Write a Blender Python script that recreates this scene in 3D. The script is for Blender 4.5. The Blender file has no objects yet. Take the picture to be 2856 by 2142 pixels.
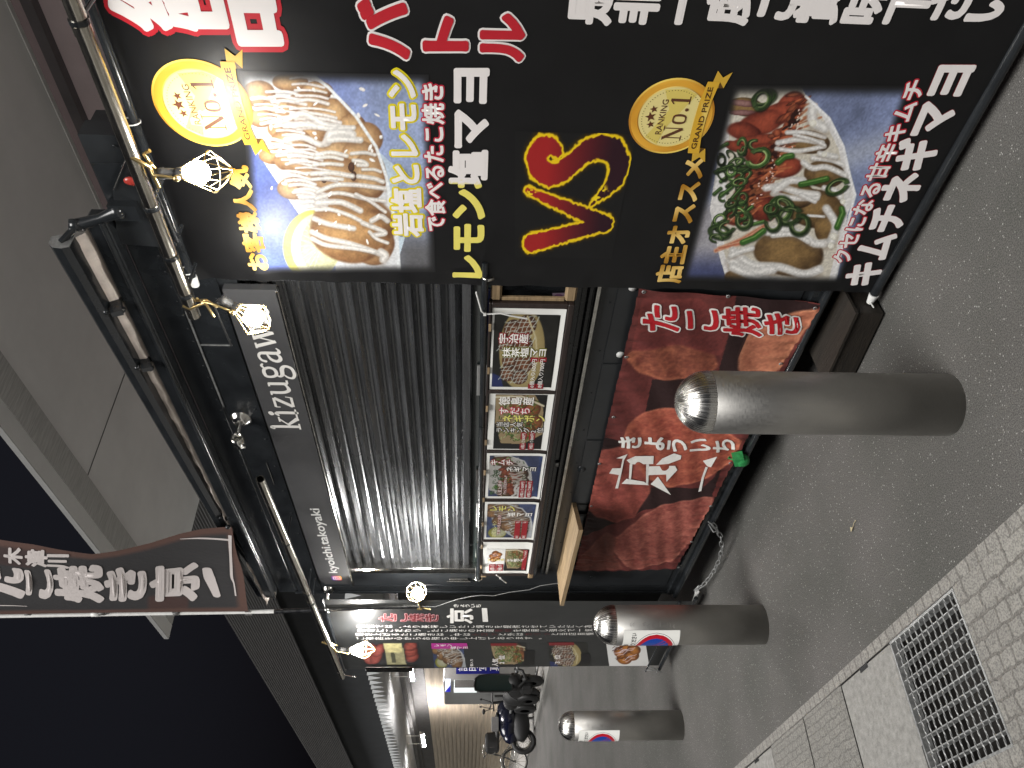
import bpy, math, random
import numpy as np
from mathutils import Vector, Matrix
random.seed(4)
rng = np.random.default_rng(7)
R = math.radians
scene = bpy.context.scene
COL = scene.collection

# ------------------------------------------------------------------ camera
EYE = Vector((0.0, 0.0, 1.5))
FPX, YAW, PITCH, ROLL = 2208.136, 0.8997732, -0.0496078, 0.0126196
def cam_axes():
    f = Vector((-math.sin(YAW), math.cos(YAW), 0)); r = Vector((math.cos(YAW), math.sin(YAW), 0)); u = Vector((0, 0, 1))
    f2 = f*math.cos(PITCH)+u*math.sin(PITCH); u2 = -f*math.sin(PITCH)+u*math.cos(PITCH)
    r3 = r*math.cos(ROLL)+u2*math.sin(ROLL); u3 = -r*math.sin(ROLL)+u2*math.cos(ROLL)
    return r3, u3, f2
RT, UP, FW = cam_axes()
cam = bpy.data.cameras.new('camera')
cam.sensor_fit = 'HORIZONTAL'; cam.sensor_width = 36; cam.lens = 36*FPX/2856
cam.clip_start = 0.02; cam.clip_end = 1000
camo = bpy.data.objects.new('camera', cam); COL.objects.link(camo)
cx_, cy_, cz_ = -UP, RT, -FW            # the phone was held sideways: picture left is up
camo.matrix_world = Matrix(((cx_.x, cy_.x, cz_.x, EYE.x), (cx_.y, cy_.y, cz_.y, EYE.y), (cx_.z, cy_.z, cz_.z, EYE.z), (0, 0, 0, 1)))
scene.camera = camo

# ------------------------------------------------------------------ world, sun, exposure
world = bpy.data.worlds.new('World'); scene.world = world; world.use_nodes = True
wn = world.node_tree.nodes; wl = world.node_tree.links; wn.clear()
sky = wn.new('ShaderNodeTexSky'); sky.sky_type = 'NISHITA'; sky.sun_disc = False
SUN_DIR = Vector((0.30, -0.42, 0.86)).normalized()
sky.sun_elevation = R(-3.0); sky.sun_rotation = math.atan2(SUN_DIR.x, SUN_DIR.y); sky.altitude = 50
sky.air_density = 1.0; sky.dust_density = 1.5; sky.ozone_density = 3.0
bg = wn.new('ShaderNodeBackground'); bg.inputs['Strength'].default_value = 0.10
wo = wn.new('ShaderNodeOutputWorld')
hs = wn.new('ShaderNodeHueSaturation'); hs.inputs['Saturation'].default_value = .38; wl.new(sky.outputs[0], hs.inputs['Color']); wl.new(hs.outputs[0], bg.inputs[0]); wl.new(bg.outputs[0], wo.inputs[0])
sun = bpy.data.lights.new('street_glow', 'SUN'); sun.energy = 2.2; sun.angle = R(34); sun.color = (1.0, 0.98, 0.955)
suno = bpy.data.objects.new('street_glow', sun); COL.objects.link(suno); suno.location = (2, -3, 9)
suno.rotation_euler = (-SUN_DIR).to_track_quat('-Z', 'Y').to_euler()
vs = scene.view_settings
scene.display_settings.display_device = 'sRGB'
vs.view_transform = 'Standard'; vs.look = 'None'; vs.exposure = 1.0; vs.gamma = 1.0; vs.use_curve_mapping = False
scene.cycles.use_denoising = True
scene.cycles.max_bounces = 6
scene.cycles.sample_clamp_indirect = 4.0
BULB = 112.0
BULB_FAR = 330.0

# ------------------------------------------------------------------ helpers: points
def ray(px, py):
    return RT*((2142-py-1071.0)/FPX)+UP*((1428.0-px)/FPX)+FW
def at(px, py, Y):                      # point of the photograph on the vertical plane y=Y
    d = ray(px, py); return EYE+d*(Y/d.y)
def atz(px, py, z=0.0):
    d = ray(px, py); return EYE+d*((z-EYE.z)/d.z)
def atx(px, py, X):
    d = ray(px, py); return EYE+d*(X/d.x)
def lin(c):
    c = np.asarray(c, float); return np.where(c <= .04045, c/12.92, ((c+.055)/1.055)**2.4)
def hx(s):
    return tuple(int(s[i:i+2], 16)/255 for i in (0, 2, 4))
def sm(x, a, b):
    t = np.clip((x-a)/(b-a), 0, 1); return t*t*(3-2*t)

# ------------------------------------------------------------------ helpers: objects
def tag(o, label=None, cat=None, group=None, kind=None):
    if label: o['label'] = label
    if cat: o['category'] = cat
    if group: o['group'] = group
    if kind: o['kind'] = kind
    return o
def thing(name, label, cat, loc, group=None):
    o = bpy.data.objects.new(name, None); o.location = loc; o.empty_display_size = .1; COL.objects.link(o)
    return tag(o, label, cat, group)
ORG = {}
def link(name, me, mat=None, parent=None):
    o = bpy.data.objects.new(name, me); COL.objects.link(o)
    if mat: me.materials.append(mat)
    if parent:
        o.parent = parent
        p, off = parent, Vector((0, 0, 0))
        while p: off += p.location if p.type == 'EMPTY' else Vector((0, 0, 0)); p = p.parent
        if parent.type == 'EMPTY': o.matrix_parent_inverse = Matrix.Translation(-off)
    return o
class MB:
    def __init__(s): s.v = []; s.f = []; s.sm = []
    def add(s, vs, fs, smooth=False):
        b = len(s.v); s.v += [tuple(v) for v in vs]; s.f += [tuple(b+i for i in f) for f in fs]; s.sm += [smooth]*len(fs); return s
    def box(s, x0, x1, y0, y1, z0, z1, bev=0.0):
        if bev <= 0:
            v = [(x, y, z) for z in (z0, z1) for y in (y0, y1) for x in (x0, x1)]
            return s.add(v, [(0, 2, 3, 1), (4, 5, 7, 6), (0, 1, 5, 4), (2, 6, 7, 3), (0, 4, 6, 2), (1, 3, 7, 5)])
        b = min(bev, (x1-x0)/2.01, (y1-y0)/2.01, (z1-z0)/2.01)
        cx, cy, cz = (x0+x1)/2, (y0+y1)/2, (z0+z1)/2; hxx, hy, hz = (x1-x0)/2, (y1-y0)/2, (z1-z0)/2
        v = []; idx = {}
        for sx in (-1, 1):
            for sy in (-1, 1):
                for sz in (-1, 1):
                    for a in range(3):
                        d = [hxx-b, hy-b, hz-b]; d[a] += b
                        idx[(sx, sy, sz, a)] = len(v); v.append((cx+sx*d[0], cy+sy*d[1], cz+sz*d[2]))
        f = []
        for a in range(3):
            o1, o2 = [i for i in range(3) if i != a]
            for sg in (-1, 1):
                q = []
                for (p, r) in ((-1, -1), (1, -1), (1, 1), (-1, 1)):
                    k = [0, 0, 0]; k[a] = sg; k[o1] = p; k[o2] = r; q.append(idx[(*k, a)])
                f.append(q if (sg > 0) != (a == 1) else q[::-1])
            for p in (-1, 1):
                for r in (-1, 1):
                    def K(t, ax):
                        k = [0, 0, 0]; k[a] = t; k[o1] = p; k[o2] = r; return idx[(*k, ax)]
                    f.append([K(-1, o1), K(1, o1), K(1, o2), K(-1, o2)])
        for sx in (-1, 1):
            for sy in (-1, 1):
                for sz in (-1, 1): f.append([idx[(sx, sy, sz, a)] for a in range(3)])
        return s.add(v, f)
    def obox(s, c, ax, ay, az):          # box from centre and three half-axis vectors
        c = Vector(c); ax, ay, az = Vector(ax), Vector(ay), Vector(az)
        v = [c+ax*i+ay*j+az*k for k in (-1, 1) for j in (-1, 1) for i in (-1, 1)]
        return s.add(v, [(0, 2, 3, 1), (4, 5, 7, 6), (0, 1, 5, 4), (2, 6, 7, 3), (0, 4, 6, 2), (1, 3, 7, 5)])
    def tube(s, pts, r, n=10, cap=True, closed=False):
        pts = [Vector(p) for p in pts]; m = len(pts); rs = r if isinstance(r, (list, tuple)) else [r]*m
        up = None; rings = []
        for i, p in enumerate(pts):
            if closed: t = pts[(i+1) % m]-pts[i-1]
            else: t = pts[min(i+1, m-1)]-pts[max(i-1, 0)]
            t.normalize()
            if up is None:
                up = Vector((0, 0, 1)) if abs(t.z) < .9 else Vector((1, 0, 0))
            a = t.cross(up)
            if a.length < 1e-6: a = t.orthogonal()
            a.normalize(); b = a.cross(t); b.normalize(); up = b
            rings.append([p+(a*math.cos(2*math.pi*k/n)+b*math.sin(2*math.pi*k/n))*rs[i] for k in range(n)])
        v = [q for rg in rings for q in rg]; f = []
        for i in range(m if closed else m-1):
            j = (i+1) % m
            for k in range(n):
                f.append((i*n+k, i*n+(k+1) % n, j*n+(k+1) % n, j*n+k))
        s.add(v, f, True)
        if cap and not closed:
            s.add(rings[0], [tuple(range(n))[::-1]]); s.add(rings[-1], [tuple(range(n))])
        return s
    def lathe(s, prof, c, n=32, axis=None, smooth=True):
        c = Vector(c); az = Vector(axis).normalized() if axis else Vector((0, 0, 1))
        ax = az.orthogonal().normalized(); ay = az.cross(ax)
        v = []
        for (r, h) in prof:
            for k in range(n):
                t = 2*math.pi*k/n; v.append(c+ax*(r*math.cos(t))+ay*(r*math.sin(t))+az*h)
        f = [(i*n+k, i*n+(k+1) % n, (i+1)*n+(k+1) % n, (i+1)*n+k) for i in range(len(prof)-1) for k in range(n)]
        return s.add(v, f, smooth)
    def sphere(s, c, r, n=16, sc=(1, 1, 1)):
        c = Vector(c); v = []; m = n//2
        for i in range(m+1):
            t = math.pi*i/m
            for k in range(n):
                a = 2*math.pi*k/n; v.append(c+Vector((r*sc[0]*math.sin(t)*math.cos(a), r*sc[1]*math.sin(t)*math.sin(a), r*sc[2]*math.cos(t))))
        f = [(i*n+k, (i+1)*n+k, (i+1)*n+(k+1) % n, i*n+(k+1) % n) for i in range(m) for k in range(n)]
        return s.add(v, f, True)
    def prism(s, poly, d):               # poly: list of 3-D points, d: extrusion vector
        p = [Vector(q) for q in poly]; d = Vector(d); n = len(p)
        s.add(p+[q+d for q in p], [tuple(range(n))[::-1], tuple(range(n, 2*n))]+[(i, (i+1) % n, n+(i+1) % n, n+i) for i in range(n)])
        return s
    def build(s, name, mat, parent=None):
        me = bpy.data.meshes.new(name); me.from_pydata(s.v, [], s.f)
        me.polygons.foreach_set('use_smooth', s.sm)
        me.validate()
        import bmesh
        bm = bmesh.new(); bm.from_mesh(me); bmesh.ops.recalc_face_normals(bm, faces=bm.faces); bm.to_mesh(me); bm.free()
        return link(name, me, mat, parent)
def copy_tree(o, parent=None):
    c = o.copy(); COL.objects.link(c)
    if parent: c.parent = parent
    for ch in list(o.children): copy_tree(ch, c)
    return c

# ------------------------------------------------------------------ materials
def mat(name, col, rough=.5, metal=0.0, noise=0.0, scale=8.0, bump=0.0, bscale=60.0, stretch=None, spec=.5, emit=None, rvar=0.0, detail=4, coat=0.0):
    m = bpy.data.materials.new(name); m.use_nodes = True; nt = m.node_tree; N = nt.nodes; L = nt.links
    b = N['Principled BSDF']; b.inputs['Base Color'].default_value = (*col, 1); b.inputs['Roughness'].default_value = rough
    b.inputs['Metallic'].default_value = metal; b.inputs['Specular IOR Level'].default_value = spec
    b.inputs['Coat Weight'].default_value = coat
    if emit:
        b.inputs['Emission Color'].default_value = (*emit[0], 1); b.inputs['Emission Strength'].default_value = emit[1]
    tc = N.new('ShaderNodeTexCoord'); src = tc.outputs['Object']
    if stretch:
        mp = N.new('ShaderNodeMapping'); mp.inputs['Scale'].default_value = stretch; L.new(src, mp.inputs[0]); src = mp.outputs[0]
    if noise or rvar:
        t = N.new('ShaderNodeTexNoise'); t.inputs['Scale'].default_value = scale; t.inputs['Detail'].default_value = detail; t.inputs['Roughness'].default_value = .65
        L.new(src, t.inputs['Vector'])
        if noise:
            r = N.new('ShaderNodeValToRGB'); e = r.color_ramp.elements
            e[0].position = .3; e[1].position = .7
            e[0].color = (*[c*(1-noise) for c in col], 1); e[1].color = (*[min(1, c*(1+noise)) for c in col], 1)
            L.new(t.outputs['Fac'], r.inputs[0]); L.new(r.outputs[0], b.inputs['Base Color'])
        if rvar:
            q = N.new('ShaderNodeMapRange'); q.inputs['To Min'].default_value = max(0, rough-rvar); q.inputs['To Max'].default_value = min(1, rough+rvar)
            L.new(t.outputs['Fac'], q.inputs['Value']); L.new(q.outputs[0], b.inputs['Roughness'])
    if bump:
        t2 = N.new('ShaderNodeTexNoise'); t2.inputs['Scale'].default_value = bscale; t2.inputs['Detail'].default_value = 3
        L.new(src, t2.inputs['Vector'])
        bp = N.new('ShaderNodeBump'); bp.inputs['Strength'].default_value = bump; bp.inputs['Distance'].default_value = .01
        L.new(t2.outputs['Fac'], bp.inputs['Height']); L.new(bp.outputs[0], b.inputs['Normal'])
    return m
def print_mat(name, rough=.45, bump=0.0, bscale=40, spec=.4):
    m = mat(name, (1, 1, 1), rough, spec=spec, bump=bump, bscale=bscale)
    nt = m.node_tree; a = nt.nodes.new('ShaderNodeAttribute'); a.attribute_name = 'Col'
    nt.links.new(a.outputs['Color'], nt.nodes['Principled BSDF'].inputs['Base Color'])
    return m
M = {}
M['print'] = print_mat('printed_vinyl', .42)
M['cloth_print'] = print_mat('printed_cloth', .6, .25, 30, .25)
M['paper_print'] = print_mat('printed_paper', .3)
M['vinyl'] = mat('black_vinyl', (.0065, .0065, .007), .42, spec=.35, noise=.25, scale=3, bump=.18, bscale=7, rvar=.08)
M['black'] = mat('black_paint', (.020, .022, .024), .32, noise=.35, scale=4, rvar=.12, bump=.06, bscale=12)  # black raised a little: bluish lamp glare is put into the colour
M['black_gloss'] = mat('black_gloss_trim', (.017, .019, .021), .2, noise=.3, scale=9, rvar=.1)
M['black_matt'] = mat('black_matt', (.014, .014, .014), .65, noise=.3, scale=10)
M['matt_vinyl_lit'] = mat('black_matt_vinyl_lit', (.024, .025, .025), .5, noise=.2, scale=3, bump=.15, bscale=7)  # lighter copy of the black vinyl, lamp light put into the colour
M['sign'] = mat('sign_charcoal', (.055, .055, .057), .38, noise=.2, scale=3, rvar=.08)
M['shutter'] = mat('shutter_steel', (.15, .154, .16), .27, metal=.8, noise=.3, scale=5, stretch=(.4, 1, 8), rvar=.12)
M['chrome'] = mat('polished_steel', (.55, .54, .51), .2, metal=1, noise=.25, scale=30, rvar=.1)
M['pole'] = mat('stainless_pole', (.50, .47, .41), .24, metal=1, noise=.3, scale=40, stretch=(.2, 1, 1), rvar=.1)
M['iron'] = mat('galvanised', (.34, .345, .34), .45, metal=.55, noise=.35, scale=60, rvar=.15)
M['brass'] = mat('brass_wire', (.62, .47, .22), .35, metal=1)
M['wood'] = mat('pale_pine', (.27, .19, .105), .6, noise=.35, scale=14, stretch=(.25, 5, 5), bump=.2, bscale=40)
M['wood_old'] = mat('old_wood_shaded', (.016, .012, .008), .7, noise=.5, scale=12, stretch=(.3, 4, 4), bump=.3)  # near black: the truck's shadow on the step is in the colour
M['rack'] = mat('dark_brown_wood', (.022, .014, .012), .45, noise=.4, scale=20, stretch=(.3, 3, 3))
M['white_plastic'] = mat('white_plastic', (.7, .7, .68), .4, noise=.1, scale=30)
M['canvas'] = mat('cream_canvas', (.66, .58, .52), .85, noise=.25, scale=10, bump=.3, bscale=25)
M['soffit'] = mat('soffit_grey', (.82, .82, .80), .8, noise=.06, scale=1.2, bump=.04, bscale=90)
M['soffit_beam'] = mat('soffit_beam', (.46, .46, .44), .8, noise=.22, scale=25, stretch=(3, .2, 3), bump=.2)
M['pink_wall'] = mat('pinkish_wall', (.55, .45, .46), .8, noise=.08, scale=3, bump=.05)
M['pink_dark'] = mat('pinkish_frame', (.36, .28, .29), .7, noise=.1, scale=3)
M['beam_dark'] = mat('dark_beam', (.10, .09, .095), .5, noise=.15, scale=5)
M['soffit_face'] = mat('soffit_edge', (.66, .66, .64), .8, noise=.06, scale=2)
M['edge_face'] = mat('edge_dimmed', (.24, .24, .235), .8, noise=.1, scale=4)  # dark tone that dims the canopy's lit front edge
M['bounce_paving'] = mat('bounce_paving', (.55, .54, .52), .9, noise=.15, scale=2)  # pale tone chosen to bounce light up to the canopy underside
M['fascia'] = mat('fascia_siding', (.026, .025, .024), .8, noise=.3, scale=6, stretch=(.3, 1, 6))
M['fascia_dark'] = mat('fascia_dark', (.018, .02, .022), .8, noise=.2, scale=3)
M['beige_steel'] = mat('beige_shutter', (.62, .53, .41), .5, noise=.2, scale=2, stretch=(.3, 1, 6))
M['roof_sheet'] = mat('grey_roof_sheet', (.40, .41, .41), .85, noise=.12, scale=4)
M['grey_steel'] = mat('grey_steel', (.11, .107, .104), .55, noise=.2, scale=6)
M['green'] = mat('green_plastic', (.02, .22, .06), .5, noise=.3, scale=40, bump=.4)
M['navy'] = mat('navy_gloss', (.004, .005, .016), .22, coat=.4)
M['rubber'] = mat('black_rubber', (.012, .012, .012), .6)
M['booth'] = mat('booth_grey', (.20, .20, .195), .5, noise=.08, scale=5)
M['glass_dark'] = mat('dark_glass', (.02, .03, .028), .06, coat=.4)
M['red_lamp'] = mat('red_lens', (.35, .04, .03), .25)
M['bulb'] = mat('lit_bulb', (1, 1, 1), .4, emit=((1.0, .98, .94), BULB))
M['bulb_far'] = mat('lit_bulb_strong', (1, 1, 1), .4, emit=((1.0, .98, .95), BULB_FAR))
M['tube'] = mat('lit_tube', (1, 1, 1), .4, emit=((1.0, .95, .94), 160))
M['lit'] = mat('lit_panel', (.35, .38, .38), .4, emit=((.9, 1, .97), .35))
M['conc'] = mat('concrete', (.245, .24, .225), .85, noise=.25, scale=40, bump=.35, bscale=160)
M['pit'] = mat('pit_dirt', (.02, .018, .016), .95, noise=.4, scale=20)
M['seed'] = mat('dry_leaf', (.42, .36, .22), .7, noise=.2)
M['hazard'] = mat('tape_clear', (.30, .29, .27), .15)

def steel_brushed(name, turned):
    m = bpy.data.materials.new(name); m.use_nodes = True; nt = m.node_tree; N = nt.nodes; L = nt.links
    b = N['Principled BSDF']; b.inputs['Metallic'].default_value = 1.0
    tc = N.new('ShaderNodeTexCoord'); sp = N.new('ShaderNodeSeparateXYZ'); L.new(tc.outputs['Object'], sp.inputs[0])
    at2 = N.new('ShaderNodeMath'); at2.operation = 'ARCTAN2'; L.new(sp.outputs['Y'], at2.inputs[0]); L.new(sp.outputs['X'], at2.inputs[1])
    cb = N.new('ShaderNodeCombineXYZ')
    L.new(at2.outputs[0], cb.inputs['X']); L.new(sp.outputs['Z'], cb.inputs['Y'])
    mp = N.new('ShaderNodeMapping'); L.new(cb.outputs[0], mp.inputs[0])
    mp.inputs['Scale'].default_value = (9, .6, 1) if turned else (2, 160, 1)
    t = N.new('ShaderNodeTexNoise'); t.inputs['Scale'].default_value = 3; t.inputs['Detail'].default_value = 5; L.new(mp.outputs[0], t.inputs['Vector'])
    n2 = N.new('ShaderNodeTexNoise'); n2.inputs['Scale'].default_value = 6; n2.inputs['Detail'].default_value = 5; L.new(tc.outputs['Object'], n2.inputs['Vector'])
    q = N.new('ShaderNodeMapRange'); q.inputs['From Min'].default_value = .3; q.inputs['From Max'].default_value = .7
    q.inputs['To Min'].default_value = .16 if turned else .36; q.inputs['To Max'].default_value = .34 if turned else .56
    L.new(t.outputs['Fac'], q.inputs['Value']); L.new(q.outputs[0], b.inputs['Roughness'])
    r = N.new('ShaderNodeValToRGB'); e = r.color_ramp.elements; e[0].position = .3; e[1].position = .75
    if turned: e[0].color = (.42, .41, .39, 1); e[1].color = (.74, .73, .70, 1)
    else: e[0].color = (.41, .40, .38, 1); e[1].color = (.49, .48, .455, 1)
    L.new((t if turned else n2).outputs['Fac'], r.inputs[0]); L.new(r.outputs[0], b.inputs['Base Color'])
    bp = N.new('ShaderNodeBump'); bp.inputs['Strength'].default_value = .5 if turned else .05; bp.inputs['Distance'].default_value = .004
    L.new(t.outputs['Fac'], bp.inputs['Height']); L.new(bp.outputs[0], b.inputs['Normal'])
    b.inputs['Anisotropic'].default_value = .0 if turned else .5
    return m
M['bollard'] = steel_brushed('brushed_bollard', False)
M['dome'] = steel_brushed('turned_dome', True)

def asphalt():
    m = bpy.data.materials.new('worn_asphalt'); m.use_nodes = True; nt = m.node_tree; N = nt.nodes; L = nt.links
    b = N['Principled BSDF']; tc = N.new('ShaderNodeTexCoord'); P = tc.outputs['Object']
    big = N.new('ShaderNodeTexNoise'); big.inputs['Scale'].default_value = 1.6; big.inputs['Detail'].default_value = 5; L.new(P, big.inputs['Vector'])
    fine = N.new('ShaderNodeTexNoise'); fine.inputs['Scale'].default_value = 240; fine.inputs['Detail'].default_value = 3; L.new(P, fine.inputs['Vector'])
    vor = N.new('ShaderNodeTexVoronoi'); vor.inputs['Scale'].default_value = 150; L.new(P, vor.inputs['Vector'])
    ramp = N.new('ShaderNodeValToRGB'); e = ramp.color_ramp.elements; e[0].position = .36; e[1].position = .64
    e[0].color = (.055, .0545, .052, 1); e[1].color = (.142, .139, .132, 1); L.new(fine.outputs['Fac'], ramp.inputs[0])
    r2 = N.new('ShaderNodeValToRGB'); e = r2.color_ramp.elements; e[0].position = .3; e[1].position = .72
    e[0].color = (.72, .74, .70, 1); e[1].color = (1.12, 1.08, 1.08, 1); L.new(big.outputs['Fac'], r2.inputs[0])
    mul = N.new('ShaderNodeMixRGB'); mul.blend_type = 'MULTIPLY'; mul.inputs[0].default_value = 1; L.new(ramp.outputs[0], mul.inputs[1]); L.new(r2.outputs[0], mul.inputs[2])
    # pale stone chips: a few voronoi cells, only near their centre
    sep = N.new('ShaderNodeSeparateColor'); L.new(vor.outputs['Color'], sep.inputs[0])
    g = N.new('ShaderNodeMath'); g.operation = 'GREATER_THAN'; g.inputs[1].default_value = .905; L.new(sep.outputs[0], g.inputs[0])
    d = N.new('ShaderNodeMath'); d.operation = 'LESS_THAN'; d.inputs[1].default_value = .36; L.new(vor.outputs['Distance'], d.inputs[0])
    a = N.new('ShaderNodeMath'); a.operation = 'MULTIPLY'; L.new(g.outputs[0], a.inputs[0]); L.new(d.outputs[0], a.inputs[1])
    s2 = N.new('ShaderNodeMath'); s2.operation = 'MULTIPLY'; L.new(a.outputs[0], s2.inputs[0]); L.new(sep.outputs[1], s2.inputs[1])
    mix = N.new('ShaderNodeMixRGB'); L.new(s2.outputs[0], mix.inputs[0]); L.new(mul.outputs[0], mix.inputs[1]); mix.inputs[2].default_value = (.37, .36, .345, 1)
    L.new(mix.outputs[0], b.inputs['Base Color']); b.inputs['Roughness'].default_value = .8; b.inputs['Specular IOR Level'].default_value = .35
    bp = N.new('ShaderNodeBump'); bp.inputs['Strength'].default_value = .55; bp.inputs['Distance'].default_value = .006
    L.new(fine.outputs['Fac'], bp.inputs['Height']); L.new(bp.outputs[0], b.inputs['Normal'])
    return m
M['asphalt'] = asphalt()
def paving(name, bw, rh, off, c1, c2, mortar, msize, rot=0.0):
    m = bpy.data.materials.new(name); m.use_nodes = True; nt = m.node_tree; N = nt.nodes; L = nt.links
    b = N['Principled BSDF']; tc = N.new('ShaderNodeTexCoord')
    mp = N.new('ShaderNodeMapping'); mp.inputs['Rotation'].default_value = (0, 0, rot); mp.inputs['Location'].default_value = off; L.new(tc.outputs['Object'], mp.inputs[0])
    wob = N.new('ShaderNodeTexNoise'); wob.inputs['Scale'].default_value = 22; wob.inputs['Detail'].default_value = 2; L.new(tc.outputs['Object'], wob.inputs['Vector'])
    ma = N.new('ShaderNodeMixRGB'); ma.blend_type = 'LINEAR_LIGHT'; ma.inputs[0].default_value = .012; L.new(mp.outputs[0], ma.inputs[1]); L.new(wob.outputs['Color'], ma.inputs[2])
    br = N.new('ShaderNodeTexBrick'); br.inputs['Scale'].default_value = 1; br.inputs['Brick Width'].default_value = bw; br.inputs['Row Height'].default_value = rh
    br.inputs['Mortar Size'].default_value = msize; br.inputs['Mortar Smooth'].default_value = .35; br.inputs['Bias'].default_value = 0
    br.inputs['Color1'].default_value = (*c1, 1); br.inputs['Color2'].default_value = (*c2, 1); br.inputs['Mortar'].default_value = (*mortar, 1)
    L.new(ma.outputs[0], br.inputs['Vector'])
    sp = N.new('ShaderNodeTexNoise'); sp.inputs['Scale'].default_value = 170; sp.inputs['Detail'].default_value = 4; L.new(tc.outputs['Object'], sp.inputs['Vector'])
    r = N.new('ShaderNodeValToRGB'); e = r.color_ramp.elements; e[0].position = .34; e[1].position = .6; e[0].color = (.55, .55, .54, 1); e[1].color = (1.1, 1.09, 1.05, 1); L.new(sp.outputs['Fac'], r.inputs[0])
    mu = N.new('ShaderNodeMixRGB'); mu.blend_type = 'MULTIPLY'; mu.inputs[0].default_value = 1; L.new(br.outputs['Color'], mu.inputs[1]); L.new(r.outputs[0], mu.inputs[2])
    L.new(mu.outputs[0], b.inputs['Base Color']); b.inputs['Roughness'].default_value = .85
    hm = N.new('ShaderNodeMath'); hm.operation = 'MULTIPLY_ADD'; hm.inputs[1].default_value = .25; L.new(sp.outputs['Fac'], hm.inputs[0])
    iv = N.new('ShaderNodeMath'); iv.operation = 'SUBTRACT'; iv.inputs[0].default_value = 1; L.new(br.outputs['Fac'], iv.inputs[1]); L.new(iv.outputs[0], hm.inputs[2])
    bp = N.new('ShaderNodeBump'); bp.inputs['Strength'].default_value = .6; bp.inputs['Distance'].default_value = .004; L.new(hm.outputs[0], bp.inputs['Height']); L.new(bp.outputs[0], b.inputs['Normal'])
    return m
M['pave_edge'] = paving('edge_setts', .058, .075, (0, -.03, 0), (.27, .262, .248), (.23, .223, .212), (.165, .157, .148), .005)
M['pave_mid'] = paving('mid_setts', .115, .105, (.02, 0, 0), (.275, .268, .252), (.235, .228, .216), (.165, .157, .148), .0055)
M['pave_fine'] = paving('fine_setts', .062, .055, (0, 0, 0), (.265, .258, .244), (.225, .218, .207), (.165, .157, .148), .0048)
M['pave_slab'] = paving('printed_slab', .06, .034, (0, 0, 0), (.225, .22, .208), (.205, .20, .19), (.172, .167, .158), .004)

# ------------------------------------------------------------------ flat printed artwork
GL = {}
def glyph(s):
    if s in GL: return GL[s]
    c = bpy.data.curves.new('g', 'FONT'); c.body = s; c.size = 1; c.resolution_u = 3; c.fill_mode = 'FRONT'
    o = bpy.data.objects.new('g', c)
    me = bpy.data.meshes.new_from_object(o)
    v = np.array([p.co[:2] for p in me.vertices]).reshape(-1, 2); fs = [tuple(p.vertices) for p in me.polygons]
    cnt = {}
    for f in fs:
        for a, b in zip(f, f[1:]+f[:1]): cnt[(min(a, b), max(a, b))] = cnt.get((min(a, b), max(a, b)), 0)+1
    ed = [e for e, k in cnt.items() if k == 1]
    bpy.data.objects.remove(o); bpy.data.curves.remove(c); bpy.data.meshes.remove(me)
    GL[s] = (v, fs, ed); return GL[s]
class Sheet:                              # a hung sheet: (x, z) on the plane y=Y, h = height off its face
    def __init__(s, Y, fn=None): s.Y = Y; s.fn = fn
    def pos(s, x, z, h=0.0):
        d = s.fn(x, z) if s.fn else 0.0
        return np.stack([np.asarray(x, float), s.Y-d-h+0*np.asarray(x, float), np.asarray(z, float)], -1)
    def q(s, *pts):                       # picture points -> sheet coordinates
        out = []
        for p in pts: w = at(p[0], p[1], s.Y); out.append((w.x, w.z))
        return out
def mesh_np(name, V, faces_flat, counts, cols):
    me = bpy.data.meshes.new(name)
    me.vertices.add(len(V)); me.vertices.foreach_set('co', np.asarray(V, np.float32).ravel())
    me.loops.add(len(faces_flat)); me.loops.foreach_set('vertex_index', np.asarray(faces_flat, np.int32))
    me.polygons.add(len(counts)); st = np.concatenate([[0], np.cumsum(counts)[:-1]])
    me.polygons.foreach_set('loop_start', st.astype(np.int32))
    me.polygons.foreach_set('use_smooth', np.ones(len(counts), bool))
    me.update(calc_edges=True); me.validate()
    if cols is not None:
        a = me.color_attributes.new('Col', 'FLOAT_COLOR', 'POINT')
        c4 = np.ones((len(V), 4), np.float32); c4[:, :3] = cols; a.data.foreach_set('color', c4.ravel())
    return me
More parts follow.
